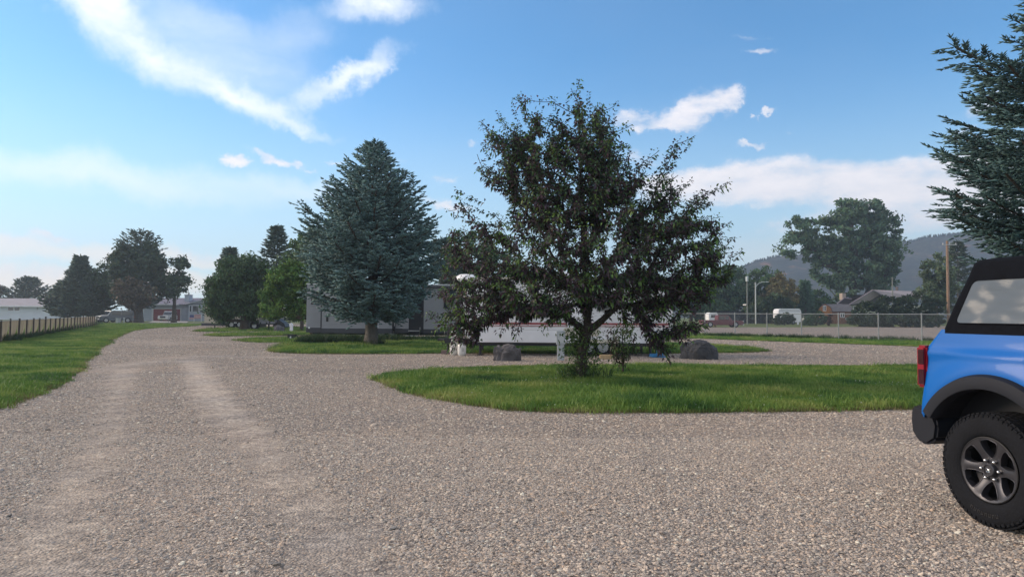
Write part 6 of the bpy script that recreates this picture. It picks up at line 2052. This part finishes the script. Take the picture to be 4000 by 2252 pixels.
# bunting hung on the porch rail: stars-and-stripes cloth
b_ = P(775, 1250); Y = 118
t = thing('flag_bunting', 'stars and stripes flag bunting hung below the blue-grey house window', 'flag', (XA(738, Y), Y, 0))
X = lambda p: XA(p, Y) - XA(738, Y); Z = lambda p: ZA(760, p, Y)
mb = MB(); 
rows = 7
def stripes(x0, x1, z0, z1, tag_):
    for k in range(rows):
        a = z0 + (z1 - z0) * k / rows; c = z0 + (z1 - z0) * (k + 1) / rows
        mb.cur = k % 2
        mb.box(x0, x1, -.02 - .01 * (k % 2), .02, a, c - .003)
stripes(X(739), X(758), Z(1246), Z(1239), 0)
stripes(X(759), X(785), Z(1243), Z(1228), 0)
mb.cur = 2; mb.box(X(742), X(758), -.03, .03, Z(1239) + .01, Z(1229))
mb.build('cloth', [mat('flag_red', (.42, .06, .07), .8), mat('flag_white', (.62, .60, .60), .8), mat('flag_blue', (.06, .08, .22), .8)], t)
MB().tube([(X(758), .05, 0), (X(758), .05, Z(1227))], .04, 6).tube([(X(786), .05, 0), (X(786), .05, Z(1227))], .04, 6).build('pole', WHITE, t)

def car_side_on(name, label, cat, x, y, L_, H_, paint, rz, top=None, clear=.3, kind='pickup', cabx=(.3, .55)):
    """small distant car: x forwards"""
    t = thing(name, label, cat, (x, y, .02), rz)
    W_ = 1.85
    hb = H_ * .58
    body = [(-L_ / 2, clear + .1), (-L_ / 2, hb), (L_ * .28, hb), (L_ * .48, hb * .93), (L_ / 2, hb * .75), (L_ / 2, clear + .1), (L_ * .45, clear), (-L_ * .46, clear)]
    MB().prism(body, -W_ / 2, W_ / 2).build('body', paint, t, bevel=.05, smooth='angle')
    if kind == 'pickup':
        x0, x1 = -L_ * .12, L_ * .24
    else:
        x0, x1 = -L_ * .49, L_ * .26
    cab = [(x0, hb + .002), (x0 + .08, H_ - .05), (x0 + .2, H_), (x1 - .55, H_), (x1 - .1, hb + .1), (x1, hb + .002)]
    c = MB().prism(cab, -W_ / 2 + .12, W_ / 2 - .12).build('cab', paint, t, bevel=.05, smooth='angle')
    for sd in (-1, 1):
        yy_ = sd * (W_ / 2 - .115)
        xm = (x0 + x1) / 2
        for a, b_ in ((x0 + .15, xm - .06), (xm + .02, x1 - .5)):
            MB().box(a, b_, yy_ - .012, yy_ + .012, hb + .08, H_ - .12).build('side_window', GLASSD, c)
    MB().prism([(x1 - .50, H_ - .10), (x1 - .08, hb + .10), (x1 - .04, hb + .10), (x1 - .46, H_ - .10)], -W_ / 2 + .2, W_ / 2 - .2).build('windscreen', GLASSD, c)
    for xx in (-L_ * .31, L_ * .31):
        for sd in (-1, 1):
            wheel(t, xx, sd * (W_ / 2 + .02), .37, .24, .22, face=sd, holes=0, steel=STEEL)
    for sd in (-1, 1):
        MB().box(L_ / 2 - .06, L_ / 2 + .02, sd * .72 - .14, sd * .72 + .14, hb * .72, hb * .92).build('headlight', mat('lamp_glass', (.6, .6, .6), .1), t, bevel=.02)
        MB().box(-L_ / 2 - .02, -L_ / 2 + .06, sd * .78 - .1, sd * .78 + .1, hb * .7, hb * .95).build('tail_lamp', mat('red_plastic', (.36, .012, .022), .22), t)
    MB().box(L_ / 2 - .04, L_ / 2 + .012, -.5, .5, hb * .55, hb * .9).build('grille', BLACK, t)
    MB().box(L_ / 2 - .03, L_ / 2 + .08, -W_ / 2 + .1, W_ / 2 - .1, clear, clear + .2).build('bumper', CHROME if kind == 'pickup' else BLACK, t, bevel=.03)
    return t
WPAINT = mat('car_white', (.62, .64, .66), .3, coat=.6)
Y = 121
car_side_on('pickup_truck', 'white pickup facing the camp in front of the maroon garage door', 'pickup', XA(641, Y), Y + 2.4, 5.2, (1254 - 1217) * Y / FPX + .1, WPAINT, R(-93), kind='pickup')
Y = 99
car_side_on('suv', 'dark blue-grey suv with pale roof parked under the far trees', 'suv', XA(458, Y), Y, 4.3, 1.75, mat('car_slate', (.05, .06, .08), .35, coat=.5), R(-150), kind='suv')
t = thing('parked_car', 'white parked car half hidden behind the dark suv', 'car', (0, 0, 0)); bpy.data.objects.remove(t)
car_side_on('parked_car', 'white parked car half hidden behind the dark suv', 'car', XA(421, 103), 103.5, 3.2, 1.75, WPAINT, R(-120), kind='suv')
Y = 99
for px_, lab in ((494, 'grey upright bin nearest the dark suv'), (516, 'thin white upright marker beside the big far trunk')):
    w_ = 5 if px_ == 494 else 2.2
    s = Y / FPX
    t = thing('bin' if px_ == 494 else 'marker_post', lab, 'bin' if px_ == 494 else 'marker', (XA(px_, Y), Y - 2, .02))
    MB().box(-w_ * s, w_ * s, -.3 if px_ == 494 else -.06, .3 if px_ == 494 else .06, 0, 18 * s, taper=-.03 if px_ == 494 else .01).build('body', mat('bin_grey', (.34, .36, .36), .6), t, bevel=.03)
    if px_ == 494: MB().box(-w_ * s - .06, w_ * s + .06, -.38, .36, 18 * s + .003, 18 * s + .09).build('lid', mat('bin_lid', (.22, .24, .25), .6), t, bevel=.02)
    else: MB().box(-w_ * s - .02, w_ * s + .02, -.08, .08, 18 * s + .003, 18 * s + .05).build('cap', WHITE, t)

# ------------------------------------------------------------------ right side beyond the lot
def Fx(p, Y): return XA(p, Y)
# red pickup facing away to the right, with flatbed
Y = 92; s = Y / FPX
REDP = mat('maroon_paint', (.13, .028, .035), .4, coat=.3, var=.2, vscale=2)
xr = XA(2897, Y)
car_side_on('pickup_truck', 'old maroon pickup with flatbed parked across the lot beyond the chain-link fence', 'pickup', xr - 2.75, Y, 5.4, 1.62, REDP, 0.0, kind='pickup')
t = thing('camper_shell', 'white camper shell standing behind the bed of the maroon pickup', 'camper shell', (XA(2780, 97), 97, .02))
MB().prism([(-.62, .5), (-.66, 1.75), (-.5, 1.95), (.5, 1.95), (.62, 1.7), (.6, .5)], -.9, .9).build('body', WHITE, t, bevel=.05)
MB().box(-.35, .35, -.925, -.89, 1.25, 1.65).build('side_window', GLASSD, t)
MB().box(-.5, -.4, -.7, .7, 0, .5).box(.4, .5, -.7, .7, 0, .5).build('trestle', WOODP, t)

def cargo_trailer():
    Y = 128; x0, x1 = XA(3041, Y), XA(3130, Y)
    t = thing('cargo_trailer', 'white enclosed cargo trailer with rounded roof edge behind the double bush', 'trailer', (x0, Y, 0))
    X = lambda p: XA(p, Y) - x0; Z = lambda p: ZA(3085, p, Y)
    Ln = x1 - x0; zt, zb = Z(1205), Z(1257)
    MB().prism([(0, zb), (0, zt - .4), (.15, zt - .1), (.5, zt), (Ln - .5, zt), (Ln - .12, zt - .12), (Ln, zt - .45), (Ln, zb + .1), (Ln - .2, zb)], 0, 2.6).build('shell', WHITE, t, bevel=.05, smooth='angle')
    MB().box(.1, Ln - .1, -.03, .0, Z(1216), Z(1215)).box(.1, Ln - .1, -.03, .0, Z(1211), Z(1210)).build('trim_strip', CHAR, t)
    MB().box(.8, Ln - .8, .3, 2.3, zb - .18, zb - .003).tube([(Ln, 1.3, zb), (Ln + 1.3, 1.3, zb - .1)], .07, 6).build('chassis', BLACK, t)
    for a in (1.9, 2.7): wheel(t, a, 0.0, .36, .22, .2, holes=0); wheel(t, a, 2.6, .36, .22, .2, face=1, holes=0)
    MB().box(X(3111), X(3117), -.4, -.2, 0, Z(1252)).build('jack_stand', WHITE, t)
cargo_trailer()

def cabin():
    Y = 146; x0 = XA(3197, Y)
    t = thing('wooden_cabin', 'orange wooden cabin with barn roof and white framed windows', 'cabin', (x0, Y, 0), R(-6))
    X = lambda p: XA(p, Y) - x0; Z = lambda p: ZA(3250, p, Y)
    OR = mat('orange_boards', (.40, .155, .035), .7, var=.25, vscale=3)
    BR = mat('brown_boards', (.20, .085, .040), .75, var=.25, vscale=3)
    RG = mat('grey_roof', (.15, .14, .145), .8, var=.15, vscale=2)
    zt, ze = Z(1188), Z(1214)
    gw = X(3248); Ln = X(3322)
    pr = [(0, 0), (0, ze - .1), (.35, Z(1200)), (gw * .5, zt), (gw - .35, Z(1200)), (gw, ze - .1), (gw, 0)]
    # gable front made of upright boards
    nb = 12; bw = gw / nb
    def gz(x):
        xs_, zs_ = zip(*pr[1:6]); return float(np.interp(x, xs_, zs_))
    for i in range(nb):
        a, b_ = bw * i, bw * (i + 1) - .02
        MB().prism([(a, 0), (a, gz(a)), (b_, gz(b_)), (b_, 0)], -.04 - .01 * (i % 2), 0).build('board', OR, t)
    MB().prism(pr, .01, .3).build('gable_wall', OR, t)
    # long side
    nb = 14; bw = (Ln - gw) / nb
    for i in range(nb):
        a, b_ = gw + bw * i, gw + bw * (i + 1) - .02
        MB().box(a, b_, .10 - .01 * (i % 2), .14, 0, ze).build('board', BR, t)
    MB().box(gw + .01, Ln, .15, 4.0, 0, ze).build('side_wall', BR, t)
    rf = MB(); 
    rf.poly([(gw - .45, -.15, ze - .12), (Ln + .2, -.15, ze - .12), (Ln + .2, .55, Z(1198)), (gw - .8, .55, Z(1198))])
    rf.poly([(gw - .8, .55, Z(1198)), (Ln + .2, .55, Z(1198)), (Ln + .2, 2.3, zt + .1), (gw * .5, 2.3, zt + .1)])
    rf.poly([(gw * .5, 2.3, zt + .1), (Ln + .2, 2.3, zt + .1), (Ln + .2, 4.3, ze), (gw * .5, 4.3, ze)])
    rf.build('roof', RG, t)
    MB().tube([(-.05, -.09, ze - .1), (.32, -.09, Z(1200) + .05), (gw * .5, -.09, zt + .07), (gw - .32, -.09, Z(1200) + .05), (gw + .05, -.09, ze - .1)], .07, 4).build('barge_board', BR, t)
    house_window(t, X(3214), X(3226), Z(1214), Z(1193), -.05, WHITE, True)
    house_window(t, X(3279), X(3295), Z(1239), Z(1221), .09, WHITE, True)
    MB().box(X(3298), X(3305), -.02, .08, Z(1250), Z(1240)).build('meter_box', STEEL, t)
cabin()

def ranch():
    Y = 150; x0 = XA(3300, Y)
    t = thing('ranch_house', 'low ranch house with broad pinkish-grey roof and dark gable behind the hedge', 'house', (x0, Y, 0))
    X = lambda p: XA(p, Y) - x0; Z = lambda p: ZA(3450, p, Y)
    RF = mat('pink_grey_roof', (.40, .345, .35), .8, var=.15, vscale=1.5)
    DK = mat('dark_gable', (.045, .040, .042), .8)
    CW = mat('cream_wall', (.42, .44, .33), .8, var=.1)
    TRM = mat('mauve_trim', (.26, .22, .24), .7)
    gl, gm, gr2 = X(3302), X(3400), X(3462)
    zl, zm_, zr_ = Z(1192), Z(1133), Z(1164)
    g = MB(); g.poly([(gl + .3, 0, zl), (gr2 + .4, 0, zl), (gr2 + .4, 0, zr_ - .2), (gm, 0, zm_)]); g.build('gable', DK, t)
    MB().box(X(3318), X(3660), .05, 9, 0, zl + .1).build('wall', CW, t)
    r = MB()
    r.poly([(gm, -1.2, zm_ + .05), (X(3632), 3.0, Z(1135)), (X(3668), 0, Z(1170)), (gr2, -1.2, zr_ - .05)])
    r.poly([(gm, -1.2, zm_ + .05), (X(3632), 3.0, Z(1135)), (X(3632), 8, Z(1175)), (gl, 8, zl), (gl, -1.2, zl - .05)])
    r.build('roof', RF, t)
    MB().tube([(gl, -1.25, zl - .1), (gm, -1.25, zm_), (gr2, -1.25, zr_ - .12)], .16, 4).build('barge_board', TRM, t)
    # second lower gable with chimney
    g = MB(); g.poly([(X(3290), 2.2, Z(1185)), (X(3316), 2.2, Z(1163)), (X(3345), 2.2, Z(1168)), (X(3345), 2.2, Z(1190))]); g.build('gable', DK, t)
    MB().tube([(X(3288), 2.0, Z(1186)), (X(3316), 2.0, Z(1163)), (X(3345), 2.0, Z(1166))], .14, 4).build('barge_board', TRM, t)
    MB().box(X(3314), X(3328), 2.6, 4.0, Z(1170), Z(1144)).build('chimney', mat('pale_brick', (.36, .30, .25), .85), t)
    MB().box(X(3330), X(3352), -.02, .04, Z(1216), Z(1192)).build('window', CW, t)
    house_window(t, X(3333), X(3347), Z(1214), Z(1196), -.02, WHITE)
    MB().box(X(3538), X(3543), 3.2, 3.8, Z(1136), Z(1116)).build('flue', mat('flue_brown', (.20, .16, .14), .8), t)
ranch()
# far flat roofed building behind the cabin
Y = 190
t = thing('far_building', 'distant building with pale flat roof edge behind the cabin trees', 'building', (XA(3170, Y), Y, 0))
w_ = XA(3236, Y) - XA(3170, Y)
MB().box(0, w_, 0, 8, 0, ZA(3200, 1184, Y)).build('wall', mat('far_wall', (.22, .23, .22), .8), t)
MB().box(-.4, w_ + .4, -.5, 8.4, ZA(3200, 1184, Y) + .005, ZA(3200, 1178, Y)).build('roof', mat('far_roof', (.40, .42, .38), .8), t)
house_window(t, w_ * .3, w_ * .6, 2.5, 4.0, 0, WHITE)

# dark board fence of the yard
def board_fence():
    Y = 142
    a, e = XA(2790, Y), XA(3050, Y)
    t = thing('board_fence', 'dark solid privacy fence behind the lamp post and pickup', 'fence', (a, Y, 0))
    h = ZA(2920, 1213, Y); n = 30; bw = (e - a) / n
    DB = mat('dark_boards', (.020, .023, .030), .85, var=.3, vscale=1)
    pr = [MB().box(0, bw - .03, -.02 - .015 * k, .01, 0.01, h - .05 * k).build('panel', DB, t) for k in range(2)]
    for i in range(n):
        o = pr[i % 2] if i < 2 else pr[i % 2].copy()
        if i >= 2: COL.objects.link(o); o.parent = t
        o.location = (bw * i, 0, 0)
    MB().box(0, e - a, .03, .08, .3, .45).box(0, e - a, .03, .08, h - .5, h - .35).build('rail', DB, t)
board_fence()
tY = 138
t = thing('canopy', 'small white flat canopy showing just above the dark privacy fence', 'canopy', (XA(2972, tY), tY + 6, 0))
X = lambda p: XA(p, tY + 6) - XA(2972, tY + 6); Z = lambda p: ZA(2972, p, tY + 6)
MB().box(X(2948), X(2994), -1.0, 1.0, Z(1192), Z(1188)).build('roof', WHITE, t, bevel=.04)
MB().prism([(X(2968), Z(1192) - .01), (X(2993), Z(1192) - .01), (X(2984), Z(1200)), (X(2976), Z(1198))], -.6, .6).build('underside', mat('canopy_grey', (.5, .5, .48), .7), t)
MB().tube([(X(2952), 0, 0), (X(2952), 0, Z(1192))], .08, 6).tube([(X(2980), 0, 0), (X(2980), 0, Z(1198))], .08, 6).build('pole', STEEL, t)

# lamp and utility poles
Y = 134
t = thing('street_lamp', 'grey street lamp with a long curved arm above the yard fence', 'street lamp', (XA(2959, Y), Y + 1, 0))
X = lambda p: XA(p, Y) - XA(2959, Y); Z = lambda p: ZA(2960, p, Y)
GP = mat('pale_pole', (.44, .47, .46), .6)
MB().tube([(0, 0, 0), (0, 0, Z(1101))], [.13, .11], 8).build('pole', GP, t)
arm = [(0.05, 0, Z(1120)), (X(2965), 0, Z(1112)), (X(2974), 0, Z(1104)), (X(2985), 0, Z(1100)), (X(2998), 0, Z(1098.5)), (X(3006), 0, Z(1099))]
MB().tube(arm, .06, 6).build('arm', GP, t)
MB().box(X(3003), X(3012), -.15, .15, Z(1101), Z(1098.6)).build('lamp_head', mat('lamp_head', (.55, .56, .55), .5), t, bevel=.04)
MB().box(X(2953), X(2964), -.05, .05, Z(1107), Z(1106)).build('bracket', GP, t)
Y = 122
t = thing('utility_pole', 'grey utility pole with a pale transformer box on its top', 'pole', (XA(2919, Y), Y, 0))
X = lambda p: XA(p, Y) - XA(2919, Y); Z = lambda p: ZA(2920, p, Y)
MB().tube([(0, 0, 0), (0, 0, Z(1098))], [.12, .09], 8).build('pole', mat('pole_grey', (.22, .23, .21), .8, var=.2), t)
MB().lathe([(.0, 0), (5 * Y / FPX, .02), (5 * Y / FPX, Z(1080) - Z(1099)), (0, Z(1079) - Z(1099))], 14, Matrix.Translation((0, 0, Z(1099) + .02))).build('transformer', mat('transformer_grey', (.50, .54, .54), .5), t, smooth='angle')
MB().tube([(-.6, 0, Z(1110)), (.6, 0, Z(1110))], .04, 6).build('cross_arm', mat('pole_grey', (.22, .23, .21), .8), t)
Y = 104
WPO = mat('weathered_wood_pole', (.26, .17, .11), .85, var=.3, vscale=4)
t = thing('utility_pole', 'brown wooden utility pole with cross-arm rising behind the car roof', 'pole', (XA(3705, Y), Y, 0))
X = lambda p: XA(p, Y) - XA(3705, Y); Z = lambda p: ZA(3705, p, Y)
MB().tube([(0, 0, 0), (0, 0, Z(940))], [.22, .17], 10).build('pole', WPO, t)
MB().box(X(3684), X(3740), -.22, -.12, Z(957), Z(954)).build('cross_arm', mat('crossarm_grey', (.40, .42, .42), .7), t)
for p in (3686, 3712, 3736):
    MB().lathe([(.05, 0), (.06, .1), (.04, .2), (0, .22)], 8, Matrix.Translation((X(p), -.17, Z(954) + .003))).build('insulator', mat('insulator', (.5, .5, .5), .4), t)
Y = 140
t = thing('utility_pole', 'thin grey pole standing against the ranch house roof', 'pole', (XA(3488, Y), Y, 0))
MB().tube([(0, 0, 0), (0, 0, ZA(3488, 1082, Y))], [.14, .1], 8).build('pole', MATS['pole_grey'], t)
MB().box(-.35, .35, -.04, .04, ZA(3488, 1088, Y), ZA(3488, 1086, Y)).build('cross_arm', MATS['pole_grey'], t)

# ------------------------------------------------------------------ hills
def hill_mat():
    m = bpy.data.materials.new('hillside'); nt, b, o = nodes(m)
    tcn = nn(nt, 'ShaderNodeTexCoord'); vec = tcn.outputs['Object']
    mp_ = nn(nt, 'ShaderNodeMapping'); mp_.inputs['Scale'].default_value = (1, .5, 2.2); nt.links.new(vec, mp_.inputs[0])
    n1 = gnoise(nt, mp_.outputs[0], .020, 10, .72)
    c = ramp(nt, n1, [(.36, (.014, .024, .026)), (.52, (.028, .038, .034)), (.64, (.06, .056, .05)), (.80, (.12, .09, .075))])
    n2 = gnoise(nt, vec, .2, 4, .7)
    r2 = ramp(nt, n2, [(.40, (.35, .40, .42)), (.6, (1.15, 1.1, 1.05))])
    c = gmix(nt, 1.0, c, r2, 'MULTIPLY')
    n3 = gnoise(nt, mp_.outputs[0], .045, 6, .6)
    r3 = nn(nt, 'ShaderNodeMapRange'); nt.links.new(n3, r3.inputs[0]); r3.inputs[1].default_value = .58; r3.inputs[2].default_value = .7; r3.inputs[4].default_value = .6
    at = nn(nt, 'ShaderNodeAttribute'); at.attribute_name = 'cliff'
    mm = nn(nt, 'ShaderNodeMath', operation='MULTIPLY'); nt.links.new(at.outputs['Fac'], mm.inputs[0]); nt.links.new(r3.outputs[0], mm.inputs[1])
    c = gmix(nt, mm.outputs[0], c, (.36, .16, .09))
    nt.links.new(c, b.inputs['Base Color']); b.inputs['Roughness'].default_value = .95; b.inputs['Specular IOR Level'].default_value = .1
    return m
HM = hill_mat()
def hill(name, prof, Yd, depth, cliff_band=None, seed=0, cut=0.0):
    from mathutils import noise as mn
    pxs = np.array([p[0] for p in prof], float); pys = np.array([p[1] for p in prof], float)
    xs_ = np.linspace(pxs[0], pxs[-1], 320); K = 34
    V, cl = [], []
    for p in xs_:
        zc = ZA(p, float(np.interp(p, pxs, pys)), Yd)
        x = XA(p, Yd)
        rid = mn.fractal(Vector((x * .012, seed, 0)), 1, 2, 5)
        zc *= 1 + .012 * rid
        for k in range(K + 1):
            f = k / K
            y = Yd - depth * (1 - f)
            sh = f ** 1.25 if not cliff_band else (f * .9 if f < .78 else .70 + (f - .78) / .22 * .30 if f < .90 else .90 + (f - .9) * 1.0)
            n_ = mn.fractal(Vector((x * .008, y * .008, seed)), 1, 2, 6)
            z = max(-2, zc * sh * (1 + .16 * n_ * math.sin(f * math.pi)))
            xx = x * (1 - (1 - f) * depth / Yd * .55)
            V.append((xx, y, z)); cl.append(1.0 if (cliff_band and .66 < f < .93) else .25)
        for k in range(1, 5):
            V.append((x, Yd + depth * .25 * k, zc * (1 - k / 4)))
            cl.append(0)
    n_ = K + 5
    F = []
    for i in range(len(xs_) - 1):
        for k in range(n_ - 1):
            a = i * n_ + k; F.append((a, a + n_, a + n_ + 1, a + 1))
    o = fast_mesh(name, np.array(V), np.array(F), HM, smooth=True)
    at2 = o.data.attributes.new('cliff', 'FLOAT', 'POINT'); at2.data.foreach_set('value', np.array(cl, np.float32))
    o['kind'] = 'structure'
    return V, xs_, n_, K
V1, xs1, n1_, K1 = hill('hill', [(2500, 1120), (2700, 1085), (2840, 1060), (2905, 1040), (2935, 1026), (2975, 1015), (3010, 1006), (3060, 1001), (3110, 998), (3200, 996), (3330, 985), (3440, 962), (3520, 948), (3560, 942), (3610, 926), (3700, 920), (3790, 912), (3880, 905), (4000, 885), (4400, 860), (5000, 900), (5600, 960), (6400, 1080)], 780, 270, True, 2)
# dark conifers along the ridge line
rp = []
for i in range(0, len(xs1)):
    b_ = V1[i * n1_ + K1]
    for _ in range(9):
        f = RNG.random()
        j = min(i + 1, len(xs1) - 1); c = V1[j * n1_ + K1]
        rp.append((b_[0] * (1 - f) + c[0] * f, b_[1] - RNG.random() * 13, b_[2] * (1 - f) + c[2] * f - .8))
rp = np.array(rp); hgt = RNG.uniform(1.3, 3.8, len(rp))
V, T, C = spindles(rp, np.tile([0, 0, 1.], (len(rp), 1)), hgt, hgt * .22, np.tile([.018, .026, .022], (len(rp), 1)))
fast_mesh('forest', V, T, FARLEAF, C)['kind'] = 'stuff'
hill('hill', [(-2600, 1180), (-1800, 1150), (-900, 1190), (-500, 1228)], 1300, 270, None, 5)

# ------------------------------------------------------------------ air
hz = bpy.data.meshes.new('haze')
mb = MB().box(-2300, 2300, -60, 1500, -3, 148)
ho = mb.build('haze', mat('tmp', (1, 1, 1)))
m = bpy.data.materials.new('haze'); m.use_nodes = True; nt = m.node_tree
for n_ in list(nt.nodes): nt.nodes.remove(n_)
pv = nt.nodes.new('ShaderNodeVolumePrincipled'); pv.inputs['Color'].default_value = (.68, .83, 1, 1); pv.inputs['Density'].default_value = HAZE_D; pv.inputs['Anisotropy'].default_value = .35
oo = nt.nodes.new('ShaderNodeOutputMaterial'); nt.links.new(pv.outputs[0], oo.inputs['Volume'])
ho.data.materials.clear(); ho.data.materials.append(m); ho['kind'] = 'stuff'
